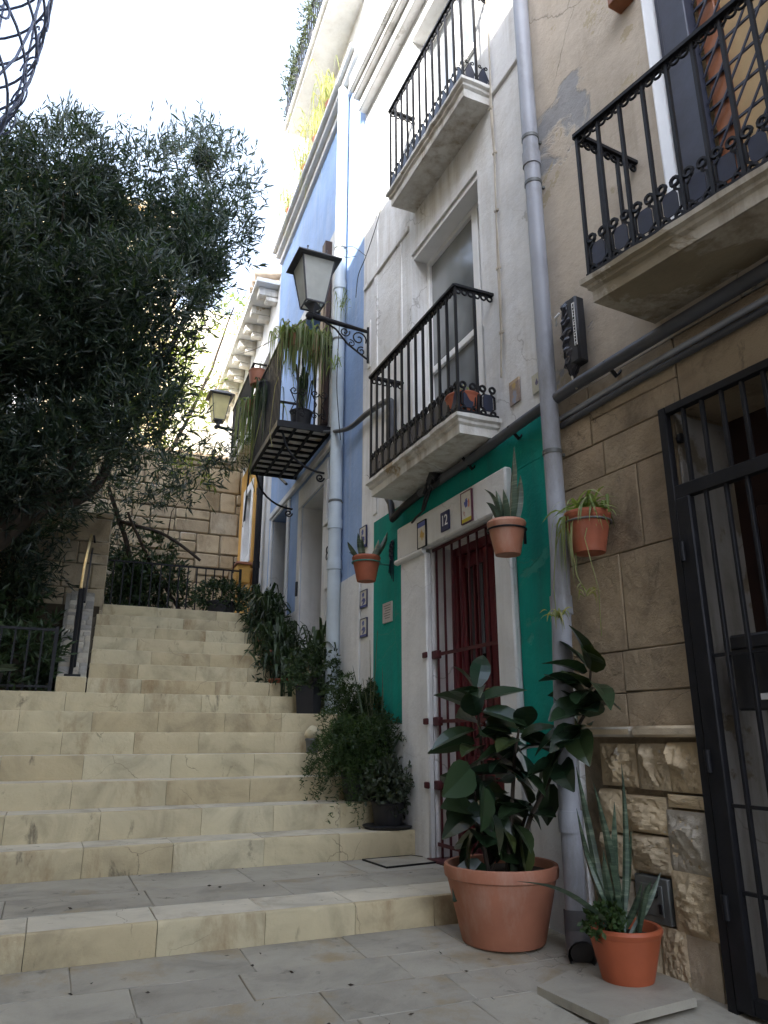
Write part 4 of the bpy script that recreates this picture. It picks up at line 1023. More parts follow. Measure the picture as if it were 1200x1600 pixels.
# tiles and plaques fixed to the white house
def wall_tile(name, label, cat, fr, u, v, w, h, d, mat, rim=None, slot=None):
    s, z = atF(fr, u, v, d); q = MB(fr); q.box(s-w/2,s+w/2,d-.004,d+.008,z-h/2,z+h/2,.002); o = q.build(name, mat); tag(o, label, cat, slot)
    if rim:
        e = .007; q = MB(fr)
        q.box(s-w/2-e,s-w/2,d-.004,d+.011,z-h/2-e,z+h/2+e,.001); q.box(s+w/2,s+w/2+e,d-.004,d+.011,z-h/2-e,z+h/2+e,.001); q.box(s-w/2,s+w/2,d-.004,d+.0105,z+h/2,z+h/2+e,.001); q.box(s-w/2,s+w/2,d-.004,d+.0105,z-h/2-e,z-h/2,.001); q.build('rim', rim, o)
    return o, s, z
navy = m_plain('navy_glaze', (.02,.025,.08), .3, .2, 8, bmp=0); maroon = m_plain('maroon_glaze', (.10,.03,.05), .35, .2, 8, bmp=0)
wall_tile('ceramic_tile', 'painted tile with a yellow flower under a blue strip, left on the lintel', 'tile', F12, 660, 835, .13, .20, .066, m_tile('tile_flower','flower',0,0,0,0), M['iron'])
wall_tile('ceramic_tile', 'painted tile with a blue animal figure in a maroon frame, right on the lintel', 'tile', F12, 730, 792, .135, .215, .066, m_tile('tile_figure','figure_blue',0,0,0,0), maroon)
o, s, z = wall_tile('number_tile', 'dark blue house number tile reading 12 on the door lintel', 'house number', F12, 696, 814, .125, .145, .066, navy)
def text_mesh(txt, size, fr, s, d, z, mat, parent, name='lettering'):
    cu = bpy.data.curves.new('t','FONT'); cu.body = txt; cu.size = size; cu.extrude = .001; cu.align_x = 'CENTER'; cu.align_y = 'CENTER'
    ob = bpy.data.objects.new('t', cu); COL.objects.link(ob); bpy.context.view_layer.update()
    me = bpy.data.meshes.new_from_object(ob.evaluated_get(bpy.context.evaluated_depsgraph_get()))
    V = [fr(s-v.co.x*.85, d+v.co.z, z+v.co.y) for v in me.vertices]; F = [tuple(p.vertices) for p in me.polygons]
    bpy.data.objects.remove(ob); bpy.data.curves.remove(cu); bpy.data.meshes.remove(me)
    return make(name, V, F, mat, parent, sharp=0)
text_mesh('12', .115, F12, s, .0755, z, M['white_frame'], o)
g_ = 'blue and white tiles on the white strip'
wall_tile('ceramic_tile', 'blue and white painted tile partly hidden by the wall hung snake plant', 'tile', F12, 568, 840, .15, .2, .012, m_tile('tile_scene_a','scene',0,0,0,0), navy, g_)
wall_tile('ceramic_tile', 'middle blue and white painted tile just below the hanging pot', 'tile', F12, 569, 936, .15, .15, .012, m_tile('tile_scene_b','scene',1,0,0,0), navy, g_)
wall_tile('ceramic_tile', 'lowest blue and white painted tile on the white strip', 'tile', F12, 569, 981, .15, .16, .012, m_tile('tile_scene_c','scene',2,0,0,0), navy, g_)
o, s, z = wall_tile('wall_plaque', 'pale engraved marble plaque on the narrow green panel', 'plaque', F12, 606, 957, .19, .17, .008, M['marble'])
q = MB(F12)
for i in range(6): q.box(s-.07+.01*(i%2),s+.07-.015*(i%3),.0155,.017,z+.055-i*.021,z+.061-i*.021)
q.build('engraving', M['metal_grey'], o)
wall_tile('ceramic_tile', 'brown devotional picture tile with ochre top beside the hanging cables', 'tile', F12, 805, 612, .115, .17, .006, m_tile('tile_saint','saint',0,0,0,0))
wall_tile('ceramic_tile', 'small pale tile with a dark bird mark next to the grey downpipe', 'tile', F12, 840, 598, .10, .13, .006, m_tile('tile_bird','bird',0,0,0,0))
q = MB(F12); s, z = atF(F12, 612, 858, .02)
for i in range(7): q.ring((s+rnd.uniform(-.03,.03),.02,z+.05-i*.02), .022, .008, (1,0,0), (0,0,1), n=8)
for i in range(4): q.tube([(s+.03-.02*i,.02,z-.08),(s+.05-.03*i,.025,z-.2-.03*i)],.004,5)
tag(q.build('wall_ornament', M['iron_blue']), 'small dark blue hanging ornament on the narrow green panel', 'ornament')
# black wrapped bundle hanging next to the grey downpipe
bs, bz_ = atF(FA, 892, 522, .08)
q = MB(FA); q.box(bs-.07,bs+.02,.02,.095,bz_-.20,bz_+.22,.012)
hb = q.build('hanging_bundle', M['black_plastic']); tag(hb, 'black wrapped bundle with a white printed strip hung beside the grey downpipe', 'bundle')
V = []; F = []; n = 28; mm_ = 16
for i in range(n+1):
    t = i/n; zz = bz_-.27+.50*t; rr = (.058+.03*abs(noise.noise(Vector((1,2,t*8)))))*min(1,t*5+.15)*min(1,(1-t)*9+.4)
    for k in range(mm_):
        a = 2*math.pi*k/mm_; r_ = rr*(1+.5*noise.noise(Vector((math.cos(a)*2.4,math.sin(a)*2.4,t*13)))); V.append(FA(bs+.022+r_*math.cos(a)*.75,.062+r_*math.sin(a)*.65,zz))
for i in range(n):
    for k in range(mm_): F.append((i*mm_+k,i*mm_+(k+1)%mm_,(i+1)*mm_+(k+1)%mm_,(i+1)*mm_+k))
F.append(tuple(range(mm_))[::-1]); F.append(tuple(n*mm_+k for k in range(mm_)))
make('crumpled_bag', V, F, m_plain('bag_plastic', (.02,.02,.028), .28, .3, 8), hb, sharp=0)
q = MB(FA); q.box(bs-.062,bs-.042,.0952,.099,bz_-.10,bz_+.17); stp = q.build('printed_strip', M['white_frame'], hb)
q = MB(FA); zz = bz_+.16
while zz > bz_-.09:
    hgt = rnd.uniform(.008,.016); q.box(bs-.059,bs-.045-rnd.uniform(0,.006),.0994,.1004,zz-hgt,zz)
    if rnd.random() < .5: q.box(bs-.059,bs-.056,.0995,.1005,zz-hgt-.006,zz)
    zz -= hgt+.007
q.build('printed_marks', M['iron'], hb)
q = MB(FA); q.tube([(bs+.02,.08,bz_-.26),(bs+.0,.085,bz_-.31),(bs-.01,.08,bz_-.35)],.007,6); q.build('wire_tail', M['cable_pale'], hb)
q = MB(FA); q.tube([(bs+.085,.11,bz_+.09),(bs+.05,.14,bz_+.115),(bs+.02,.135,bz_+.13)],.008,6); q.build('tie', M['white_frame'], hb)

# lamps
M['lamp_iron'] = m_plain('lamp_iron', (.055,.058,.065), .5, .3, 9, .0, .2, 50, .35)
def lamp(loc, wall_len, label, glassmat):
    L = thing('wall_lamp', loc, label, 'lamp', 'lanterns on scrolled wall brackets')
    o = Vector(loc); T = lambda x,y,z: (o.x+x,o.y+y,o.z+z)
    ln = part('lantern', loc, L)
    t, b_, h = .165, .095, .46
    for k in range(4):
        c, s_ = math.cos(k*math.pi/2), math.sin(k*math.pi/2)
        rot = lambda x,y: (x*c-y*s_, x*s_+y*c)
        q = MB(T); pts = [(-b_,b_,.0),(b_,b_,.0),(t,t,h),(-t,t,h)]; q.add([(*rot(x,y*.985),z) for x,y,z in pts],[(0,1,2,3)]); q.build('pane', glassmat, ln, 0)
    q = MB(T)
    for sx in (-1,1):
        for sy in (-1,1): q.tube([(sx*b_,sy*b_,0),(sx*t,sy*t,h)],.009,4)
    for (r_,z) in ((b_,0),(t,h)): q.tube([(-r_,-r_,z),(r_,-r_,z),(r_,r_,z),(-r_,r_,z)],.011,4,closed=True)
    q.lathe([(0,-.10),(.03,-.10),(.035,-.05),(.09,-.005),(.085,.012),(.05,.05),(0,.055)],(0,0,0),4)
    q.build('frame', M['lamp_iron'], ln)
    q = MB(T); w = .225
    q.add([(-w,-w,h),(w,-w,h),(w,w,h),(-w,w,h),(-w,-w,h+.012),(w,-w,h+.012),(w,w,h+.012),(-w,w,h+.012),(-.1,-.1,h+.11),(.1,-.1,h+.11),(.1,.1,h+.11),(-.1,.1,h+.11)],
          [(0,3,2,1),(0,1,5,4),(1,2,6,5),(2,3,7,6),(3,0,4,7),(4,5,9,8),(5,6,10,9),(6,7,11,10),(7,4,8,11),(8,9,10,11)])
    for sx in (-1,1):
        for sy in (-1,1): q.tube([(sx*.1,sy*.1,h+.10),(sx*.1,sy*.1,h+.135)],.006,5); q.lathe([(0,-.012),(.011,0),(0,.012)],(sx*.1,sy*.1,h+.14),8)
    q.build('roof', M['lamp_iron'], ln)
    q = MB(T); W = wall_len
    q.tube([(-.03,0,-.10),(.05,0,-.115),(W-.02,0,-.15)],[.03,.03,.017],10); q.lathe([(0,-.06),(.028,-.06),(.04,-.03),(.028,.0),(0,.0)],(-.03,0,-.09),12)
    q.tube([(.1,0,-.13),(.25,0,-.20),(W*.62,0,-.34),(W-.03,0,-.46)],.010,8); q.tube([(W-.02,0,-.10),(W-.02,0,-.50)],.012,8)
    q.spiral((W-.12,0,-.25),.085,.015,1.4,-.4,.008,(1,0,0),(0,0,1)); q.spiral((W-.27,0,-.205),.055,.012,-1.4,.3,.007,(1,0,0),(0,0,1)); q.spiral((W-.09,0,-.385),.05,.012,1.3,1.2,.007,(1,0,0),(0,0,1)); q.spiral((W-.2,0,-.32),.04,.01,-1.2,2.0,.006,(1,0,0),(0,0,1))
    q.build('bracket', M['iron'], L)
    q = MB(T); q.box(W-.008,W+.0,-.035,.035,-.55,-.02,.002); q.build('back_plate', M['white_frame'], L)
    return L
def m_frost(name, col):
    m, nt, p = new_mat(name); p.inputs['Base Color'].default_value = C4(col); p.inputs['Roughness'].default_value = .35
    t = nt.nodes.new('ShaderNodeBsdfTranslucent'); t.inputs['Color'].default_value = C4(col); x = nt.nodes.new('ShaderNodeMixShader'); x.inputs[0].default_value = .45
    c = ramp(nt, noi(nt, coord(nt), 6, 4), [(.3,tuple(k*.8 for k in col)),(.7,col)]); nt.links.new(c, p.inputs['Base Color']); nt.links.new(c, t.inputs['Color'])
    nt.links.new(p.outputs[0],x.inputs[1]); nt.links.new(t.outputs[0],x.inputs[2]); nt.links.new(x.outputs[0],nt.nodes['Material Output'].inputs[0]); return m
lamp((1.93,6.13,5.03), .615, 'nearer square iron lantern on the white house above the blue one', m_frost('frosted_glass',(.70,.72,.68)))
fx, fy, fz = atY(341, 658, 12.3)
lamp((fx,fy,fz), FB(12.3,0,0)[0]-fx+.0, 'small distant lantern with yellowish glass on the ochre house', m_frost('yellow_glass',(.72,.66,.36)))

# utility cover and loose slab
q = MB(); q.prism([(2.08,5.07),(2.10,4.72),(2.60,4.79),(2.46,5.10)],(0,0,ZL-.002),(1,0,0),(0,1,0),(0,0,.009)); uc = q.build('utility_cover', M['paving_stone']); tag(uc, 'flat stone utility cover with dark edges before the red door', 'cover')
q = MB(); q.tube([(2.08,5.07,ZL+.004),(2.10,4.72,ZL+.004),(2.60,4.79,ZL+.004),(2.46,5.10,ZL+.004)],.009,4,closed=True); q.build('edge', M['iron'], uc)
q = MB(lambda x,y,z:(x,y,z)); q.prism([(1.95,2.88),(1.97,2.47),(2.44,2.52),(2.54,2.66),(2.53,3.02),(2.2,3.0)],(0,0,zpav(2.7)+.006),(1,0,0),(0,1,0),(0,0,.032)); lsb = q.build('loose_slab', M['paving_stone']); tag(lsb, 'loose pale paving slab lying under the small snake plant pot', 'slab')
SLZ = zpav(2.7)+.038
lt_P = []
for i in range(34):
    x_, y_ = rnd.uniform(-.2,2.1), rnd.uniform(2.3,3.75); lt_P.append((x_,y_,zpav(y_)+.006))
for i in range(16):
    lt_P.append((rnd.uniform(-.2,2.3), rnd.uniform(4.2,5.05), ZL+.006))
lt_P = np.array(lt_P); lt_D = rng.normal(size=lt_P.shape); lt_D[:,2] = .12
V, F = leaves(lt_P, lt_D, rng.uniform(.015,.035,len(lt_P)), .010, .2); o = make('leaf_litter', V, F, M['bark'], None, sharp=0); tag(o, 'scattered dry leaf bits and dark specks on the paving', 'leaf litter', kind='stuff')

# ================================================================== POTS AND PLANTS
def pot_mesh(name, parent, c, rb, rt, h, mat, rim=.03, rimh=.05, ribs=0, soil=True):
    q = MB(); prof = [(0,0),(rb*.97,0),(rb,.008),(rt-rim*.35,h-rimh),(rt-rim*.3,h-rimh-.0),(rt,h-rimh+.008),(rt+.004,h-rimh*.4),(rt,h-.004),(rt-.006,h),(rt-.018,h-.004),(rt-.03,h-.05)]
    q.lathe(prof, c, 40)
    if ribs:
        for i,v in enumerate(q.v):
            k = i//40
            if 2 <= k <= 3:
                a = 2*math.pi*(i%40)/40; f_ = 1-.012*(1 if (i%40)%4==0 else 0); q.v[i] = (c[0]+(v[0]-c[0])*f_, c[1]+(v[1]-c[1])*f_, v[2])
    o = q.build(name, M[mat], parent, 32)
    if soil:
        q = MB(); pr = [(0,h-.045)]+[((rt-.028)*k/5,h-.045+.008*math.sin(k*3.1)) for k in range(1,6)]; q.lathe(pr, c, 24); q.build('soil', M['soil'], parent)
    return o
def fol(name, parent, parts_, mat, sharp=0):
    V, F = merge(parts_); return make(name, V, F, mat, parent, sharp=sharp)

# --- big rubber plant
PX, PY, PZ = 2.19, 3.50, zpav(3.5)
RP = thing('potted_rubber_plant', (PX,PY,PZ), 'big terracotta pot with a tall dark rubber plant beside the kerb step', 'potted plant')
pot_mesh('pot', RP, (PX,PY,PZ), .205, .285, .355, 'terracotta', .035, .065)
stems = [[(2.17,3.55,.28),(2.14,3.54,.6),(2.11,3.52,.95),(2.08,3.50,1.17)],[(2.24,3.46,.28),(2.30,3.38,.55),(2.40,3.2,.88),(2.46,3.06,1.08),(2.45,3.0,1.28)],[(2.20,3.46,.28),(2.22,3.42,.6),(2.24,3.40,.86),(2.26,3.38,.98)],[(2.13,3.52,.28),(2.08,3.5,.5),(2.04,3.48,.68)],[(2.27,3.50,.28),(2.30,3.46,.5),(2.32,3.40,.62)]]
q = MB()
for s_ in stems: q.tube(s_, [.014-.008*i/(len(s_)-1) for i in range(len(s_))], 8)
q.build('stem', M['bark'], RP)
L_ = []
def along(s_, t):
    n = len(s_)-1; i = min(int(t*n), n-1); f_ = t*n-i; return Vector(s_[i]).lerp(Vector(s_[i+1]), f_)
cfg = [(0,30,.20,.24,.135),(1,32,.40,.225,.135),(2,24,.2,.21,.125),(3,14,.2,.22,.15),(4,13,.2,.19,.125)]
for (si,n,t0,Ln,Wd) in cfg:
    for i in range(n):
        t = t0+(1-t0)*(i/(n-1))**.8; p = along(stems[si], t); az = i*2.4+si*1.1+rnd.uniform(-.3,.3)
        el = (.75 if t > .93 else (.25 if t > .6 else -.12))+rnd.uniform(-.65,.45)
        if si in (3,4) or t < .45: el -= .35
        d = Vector((math.cos(az)*math.cos(el), math.sin(az)*math.cos(el), math.sin(el)))
        if d.x > .25 and p.x > 2.28: d.x *= -.4
        pe = p+d*.035
        L_.append(big_leaf(tuple(pe), d, Ln*rnd.uniform(.75,1.15), Wd*rnd.uniform(.85,1.15), rnd.uniform(-.9,.9), rnd.uniform(.1,.5)))
for (u,v,Y,dx,dz,Ln,Wd) in ((757,1255,3.3,-.25,-.9,.21,.16),(735,1225,3.35,-.75,-.45,.24,.17),(770,1300,3.25,.05,-1,.17,.13)):
    L_.append(big_leaf(atY(u,v-25,Y), Vector((dx,-.35,dz)), Ln, Wd, 1.2, .1))
fol('foliage', RP, L_, M['rubber_leaf'], 0)

# --- snake plant in the small pot on the slab
SX, SY = 2.35, 2.80
SP = thing('potted_snake_plant', (SX,SY,SLZ), 'red terracotta pot with tall banded snake plant standing on the loose slab', 'potted plant')
pot_mesh('pot', SP, (SX,SY,SLZ), .108, .155, .205, 'terracotta_red', .018, .035, ribs=1)
def blade(b, t, w, tw=.0, bend=(0,0,0), seg=10):
    b, t, bend = Vector(b), Vector(t), Vector(bend); d = (t-b).normalized(); V = []; F = []
    s = d.cross(Vector((math.cos(tw),math.sin(tw),.05))).normalized(); n = s.cross(d)
    for i in range(seg+1):
        k = i/seg; c = b.lerp(t,k)+bend*math.sin(k*math.pi)+bend*(k*k*.5); ww = w*.29*(.75+.5*math.sin(math.pi*min(k*1.2,1)))*(1-max(0,(k-.72)/.28)**1.6)+.001
        a = tw*.6*k; s2 = s*math.cos(a)+n*math.sin(a); n2 = s2.cross(d)
        for q_ in (-1,-.45,0,.45,1): V.append(tuple(c+s2*(ww*q_)+n2*(abs(q_)*ww*.4)))
    for i in range(seg):
        for k in range(4): F.append([i*5+k,i*5+k+1,(i+1)*5+k+1,(i+1)*5+k])
    return np.array(V), F
zb = SLZ+.15; B_ = []
for (u,v,Y,w,tw) in ((935,1240,2.86,.055,.3),(900,1170,2.92,.05,1.0),(985,1265,2.80,.042,.1),(925,1195,2.80,.05,.8),(962,1225,2.83,.045,2.0),(947,1300,2.76,.05,1.4),(968,1165,2.92,.04,.6),(910,1290,2.88,.045,2.6),(1000,1350,2.74,.04,.4),(1030,1335,2.78,.035,1.1),(905,1235,2.86,.05,.2)):
    t = atY(u,v+28,Y); b = (SX+rnd.uniform(-.06,.06)+(u-960)*.0006, SY+rnd.uniform(-.06,.06), zb); B_.append(blade(b,t,w,tw,(rnd.uniform(-.03,.03),rnd.uniform(-.03,.03),0)))
t = atY(808,1388,2.75); B_.append(blade((SX-.08,SY-.03,zb+.05),t,.055,.2,(0,0,.05)))
t = atY(1018,1385,2.68); B_.append(blade((SX+.03,SY-.05,zb+.02),(t[0],t[1],t[2]),.04,.3,(0,0,.04)))
fol('snake_leaves', SP, B_, M['snake_leaf'])
fol('creeping_herb', SP, [bush((SX-.11,SY-.02,SLZ+.23),(.08,.06,.05),60,7,.03,.024,.3,tw=.03)], M['fern_leaf'])

# --- wall hung pots
def hung_pot(name, loc, r, h, wallx, label, potmat, ringmat, wood=None):
    t = thing(name, loc, label, 'potted plant', 'terracotta pots hung on the house fronts')
    pot_mesh('pot', t, loc, r*.68, r, h, potmat, .012, .04)
    q = MB(); z = loc[2]+h-.055; q.ring((loc[0],loc[1],z), r*1.02, .006, (1,0,0), (0,1,0), n=22, m=6); q.tube([(loc[0]+r,loc[1],z),(wallx,loc[1],z)],.007,6); q.tube([(wallx-.004,loc[1],z-.07),(wallx-.004,loc[1],z+.07)],.009,4); q.build('ring_bracket', M[ringmat], t)
    return t
teal = m_plain('teal_iron', (.03,.16,.13), .5); M['teal_iron'] = teal
H1 = (2.315,5.62,2.19); t = hung_pot('hanging_snake_plant', H1, .118, .215, 2.54, 'terracotta pot in a teal ring with small snake plant, left of the narrow green panel', 'terracotta_old', 'teal_iron')
B_ = []
for (u,v) in ((565,842),(545,852),(560,838),(590,848),(603,836),(547,868)):
    tp = atY(u,v-4,5.62+rnd.uniform(-.05,.05)); B_.append(blade((H1[0]+(u-572)*.0018,H1[1]+rnd.uniform(-.03,.03),H1[2]+.17),tp,.062,rnd.uniform(0,2),((u-572)*.0009,0,.015)))
fol('snake_leaves', t, B_, M['snake_leaf'])
H2 = (2.36,3.55,1.965); t = hung_pot('hanging_snake_plant', H2, .112, .205, 2.49, 'terracotta pot with a tall mottled snake plant hung right of the red door', 'terracotta', 'iron')
B_ = [blade((H2[0]+.02,H2[1]-.01,H2[2]+.16),atY(803,698,3.6),.085,.2,(0,0,0)),blade((H2[0]+.03,H2[1]-.03,H2[2]+.16),atY(812,742,3.52),.075,1.0,(0.01,0,0)),
      blade((H2[0]-.01,H2[1],H2[2]+.16),atY(786,764,3.55),.095,.1,(0,0,0)),blade((H2[0]-.03,H2[1],H2[2]+.16),atY(756,772,3.5),.045,.3,(.01,0,.06)),blade((H2[0]-.04,H2[1],H2[2]+.16),atY(760,790,3.55),.05,.5,(0,0,.04)),blade((H2[0]+.0,H2[1]+.03,H2[2]+.16),atY(775,770,3.6),.05,1.5,(0,0,.03))]
fol('snake_leaves', t, B_, M['snake_leaf'])
H3 = (2.445,2.93,1.845); t = hung_pot('hanging_spider_plant', H3, .118, .215, 2.565, 'old terracotta pot with trailing spider plant hung beside the grey downpipe', 'terracotta_old', 'metal_grey')
pz = H3[2]+.19
fol('foliage', t, [grass_clump((H3[0],H3[1],pz),70,(.16,.34),(.05,.13),(.05,.22),.012,.045),grass_clump((H3[0]-.06,H3[1]+.05,pz),18,(.10,.2),(.03,.07),(.25,.42),.010,.03,az=(1.8,4.2))], M['spider_leaf'])
q = MB(); r1 = [(H3[0]-.1,H3[1]-.02,pz),(H3[0]-.14,H3[1]-.03,pz-.12),(H3[0]-.12,H3[1]-.03,pz-.32),(H3[0]-.08,H3[1]-.05,pz-.42)]; r2 = [(H3[0]-.08,H3[1]+.06,pz),(H3[0]-.13,H3[1]+.10,pz-.1),(H3[0]-.12,H3[1]+.16,pz-.35),(H3[0]-.1,H3[1]+.18,pz-.5)]
r3 = [(H3[0]-.02,H3[1]-.05,pz),(H3[0]-.10,H3[1]-.09,pz-.14),(H3[0]-.04,H3[1]-.09,pz-.4),(H3[0]-.03,H3[1]-.07,pz-.62)]
for r_ in (r1,r2,r3): q.tube(r_, .0025, 5)
q.build('runner', M['dry_leaf'], t)
fol('plantlets', t, [grass_clump(r1[-1],14,(.06,.13),(.02,.05),(.02,.10),.007,.01),grass_clump(r2[-1],22,(.06,.13),(.02,.06),(.02,.12),.008,.015)], M['dry_leaf'])
# --- potted plants up the stairs
def potted(name, loc, r, h, mat, label, group=None, square=False):
    t = thing(name, loc, label, 'potted plant', group)
    if square:
        q = MB(); q.lathe([(0,0),(r*.9,0),(r*1.05,h),(r*1.0,h+.01),(r*.95,h-.02)], loc, 4); q.build('pot', M[mat], t)
        q = MB(); q.lathe([(0,h-.03),(r*.95,h-.03)], loc, 4); q.build('soil', M['soil'], t)
    else: pot_mesh('pot', t, loc, r*.8, r, h, mat, .012, .03)
    return t
TR = lambda n: ZL+RISE*n
c = (2.37,5.30,TR(1)); t = potted('potted_shrub', c, .125, .19, 'black_plastic', 'round black pot with grey green small leaved shrub on the lowest stair')
fol('foliage', t, [bush((c[0],c[1],c[2]+.28),(.17,.17,.14),150,9,.045,.026,.3,tw=.09)], M['shrub_leaf'])
q = MB(); q.lathe([(0,0),(.17,0),(.19,.02),(.18,.025),(0,.02)], c, 24); q.build('saucer', M['black_plastic'], t)
c = (2.26,5.63,TR(2)); t = potted('potted_fern', c, .13, .2, 'black_plastic', 'bushy feathery asparagus fern spilling over the second and third stairs')
P_ = []
for i in range(210):
    az = rnd.uniform(0,6.283); L = rnd.uniform(.25,.55); ri = rnd.uniform(.1,.55); dr = rnd.uniform(.05,.6); m = 26
    tt = np.linspace(.06,1,m); x = c[0]+np.cos(az)*L*tt*.85; y = c[1]+np.sin(az)*L*tt*.85; z = c[2]+.2+ri*np.sin(np.minimum(tt*1.5,1)*1.57)-dr*tt**2
    x = np.minimum(x,2.5); P = np.repeat(np.stack([x,y,z],1),4,0); D = rng.normal(size=P.shape)+np.array([math.cos(az)*.7,math.sin(az)*.7,.3]); P_.append(leaves(P,D,rng.uniform(.025,.055,len(P)),.0085,.0))
fol('foliage', t, P_, M['fern_leaf'])
c = (2.40,5.98,TR(3)); t = potted('potted_fern', c, .12, .22, 'terracotta_old', 'second feathery fern with upright stems in front of the white plinth')
P_ = []
for i in range(110):
    az = rnd.uniform(0,6.283); L = rnd.uniform(.15,.36); ri = rnd.uniform(.25,.65); dr = rnd.uniform(.0,.35); m = 24
    tt = np.linspace(.06,1,m); x = np.minimum(c[0]+np.cos(az)*L*tt,2.52); y = c[1]+np.sin(az)*L*tt; z = c[2]+.2+ri*np.sin(np.minimum(tt*1.5,1)*1.57)-dr*tt**2
    P = np.repeat(np.stack([x,y,z],1),4,0); D = rng.normal(size=P.shape)+np.array([math.cos(az)*.5,math.sin(az)*.5,.6]); P_.append(leaves(P,D,rng.uniform(.025,.05,len(P)),.008,.0))
fol('foliage', t, P_, M['fern_leaf'])
c = (2.45,5.72,TR(2)); t = potted('potted_succulent', c, .07, .14, 'black_plastic', 'slender plant with long bare stems and one dark upright leaf against the green panel')
fol('foliage', t, [blade((c[0],c[1],c[2]+.12),atY(596,1040,5.6),.035,.4,(.02,0,0)),blade((c[0],c[1]-.02,c[2]+.12),atY(640,1128,5.35),.03,.7,(0,0,.03)),blade((c[0],c[1],c[2]+.12),atY(551,1040,5.7),.03,1.2,(0,0,0))], M['snake_leaf'])
q = MB()
for (u,v) in ((578,1000),(590,985),(567,1060)):
    e = atY(u,v,5.72); q.tube([(c[0],c[1],c[2]+.12),(c[0]-.04,c[1],c[2]+.5),e],[.005,.004,.002],5)
q.build('stem', M['stem_green'], t)
b0 = atY(563,1222,5.55); q = MB(); q.lathe([(0,0),(.028,.0),(.030,.02),(.030,.13),(.022,.16),(.012,.18),(.012,.2),(0,.2)],(b0[0],b0[1],TR(2)),14); 
tag(q.build('plastic_tube', m_plain('pale_green_plastic',(.22,.30,.24),.4,.1)), 'pale green plastic bottle standing between the ferns and the black pot', 'bottle')
c = (2.08,6.22,TR(4)); t = potted('stone_pot', c, .06, .12, 'metal_grey', 'small grey pot topped by a pale yellowish stone beside the fern')
V = []; F = []
q = MB(); q.lathe([(0,.10),(.05,.11),(.07,.15),(.06,.19),(.03,.215),(0,.22)],c,12)
q.v = [(v[0]+.02*noise.noise(Vector(v)*14),v[1]+.02*noise.noise(Vector(v)*11+Vector((3,0,0))),v[2]+.015*noise.noise(Vector(v)*17)) for v in q.v]; q.build('stone', M['step_stone'], t)
c = (2.27,6.93,TR(6)); t = potted('potted_shrub', c, .13, .25, 'black_plastic', 'square black pot with dark rounded shrub at the foot of the pale downpipe', square=True)
fol('foliage', t, [bush((c[0]+.04,c[1],c[2]+.4),(.23,.22,.19),230,10,.05,.022,.35,tw=.1)], M['dark_leaf'])
c = (2.42,7.1,TR(7)); t = potted('potted_yucca', c, .1, .2, 'black_plastic', 'spiky arching plant behind the square black pot')
fol('foliage', t, [grass_clump((c[0],c[1],c[2]+.2),34,(.2,.42),(.3,.62),(.05,.45),.028,.03)], M['fern_leaf'])
# strap leaved masses beside the upper flight
k = 0
for (x,y,n,zz,L,lab) in ((2.28,7.85,95,ZT,.45,'lowest strap leaved clump beside the upper steps'),(2.34,8.35,95,ZT+.35,.45,'second strap leaved clump up the side of the upper steps'),(2.36,8.95,95,ZT+.68,.45,'third strap leaved clump near the narrow blue door'),(2.42,9.45,70,ZT+.95,.4,'topmost strap leaved clump with spiky tips before the black downpipe')):
    c = (x,y,zz); t = potted('potted_clivia', c, .16, .22, 'terracotta_old', lab, 'dark strap leaved plants lining the upper steps')
    fol('foliage', t, [grass_clump((x,y,zz+.22),n,(.25,.5),(.12,.5),(.15,.75),.03,.07),bush((x,y,zz+.28),(.25,.25,.2),90,8,.08,.022,.3,tw=.1)], M['dark_leaf'])
c = (1.98,9.95,ZU); t = potted('potted_shrub', c, .2, .2, 'black_plastic', 'low rounded box shrub at the top of the stairs in front of the iron fence')
fol('foliage', t, [bush((c[0],c[1],c[2]+.27),(.36,.25,.19),330,10,.045,.022,.3,tw=.08)], M['dark_leaf'])
# leafy plant at the left picture edge
lx,ly,lz = atY(-8,1030,7.3); t = potted('potted_plant', (lx-.02,7.32,ZT), .1, .16, 'black_plastic', 'broad pale leaved plant at the far left edge on the middle landing')
fol('foliage', t, [big_leaf((lx-.02,7.3,ZT+.14),Vector((rnd.uniform(-1,1),rnd.uniform(-.6,.3),rnd.uniform(.2,1))),.2,.07,rnd.uniform(-1,1),.5) for _ in range(14)], M['shrub_leaf'])

# --- plants on the blue house's iron balcony
def bal_pot(s, d, z, r, h, mat, label, strips_, m='spider_leaf', name='hanging_spider_plant', grp='pots on the iron balcony'):
    c = FB(s,d,z); t = potted(name, c, r, h, mat, label, grp)
    if strips_: fol('foliage', t, [grass_clump((c[0],c[1],c[2]+h-.02),n_,*a_) for n_, *a_ in strips_], M[m])
    return t, c
zr = bz+1.05
bal_pot(7.38,.22,zr-.10,.10,.15,'terracotta','spider plant cascading from the rail nearest the pale downpipe',[(230,(.1,.3),(.08,.2),(.25,.7),.015,.09)])
bal_pot(7.38,.48,zr-.08,.10,.15,'terracotta','spider plant cascading over the near corner of the iron balcony',[(240,(.1,.34),(.08,.24),(.25,.75),.015,.09)])
bal_pot(8.55,.68,zr-.05,.12,.2,'terracotta','bare terracotta pot with a few stalks on the iron balcony rail',[(6,(.02,.06),(.1,.2),(0,.02),.004,.03)],'shrub_leaf','terracotta_pot')
bal_pot(8.9,.66,zr-.30,.12,.16,'terracotta_old','dense trailing plant at the far end of the iron balcony rail',[(150,(.1,.36),(.04,.16),(.4,1.15),.018,.10)])
bal_pot(8.15,.64,zr-.35,.10,.14,'black_plastic','dark trailing plant midway along the iron balcony rail',[(90,(.08,.26),(.02,.12),(.3,.95),.014,.07)],'dark_leaf')
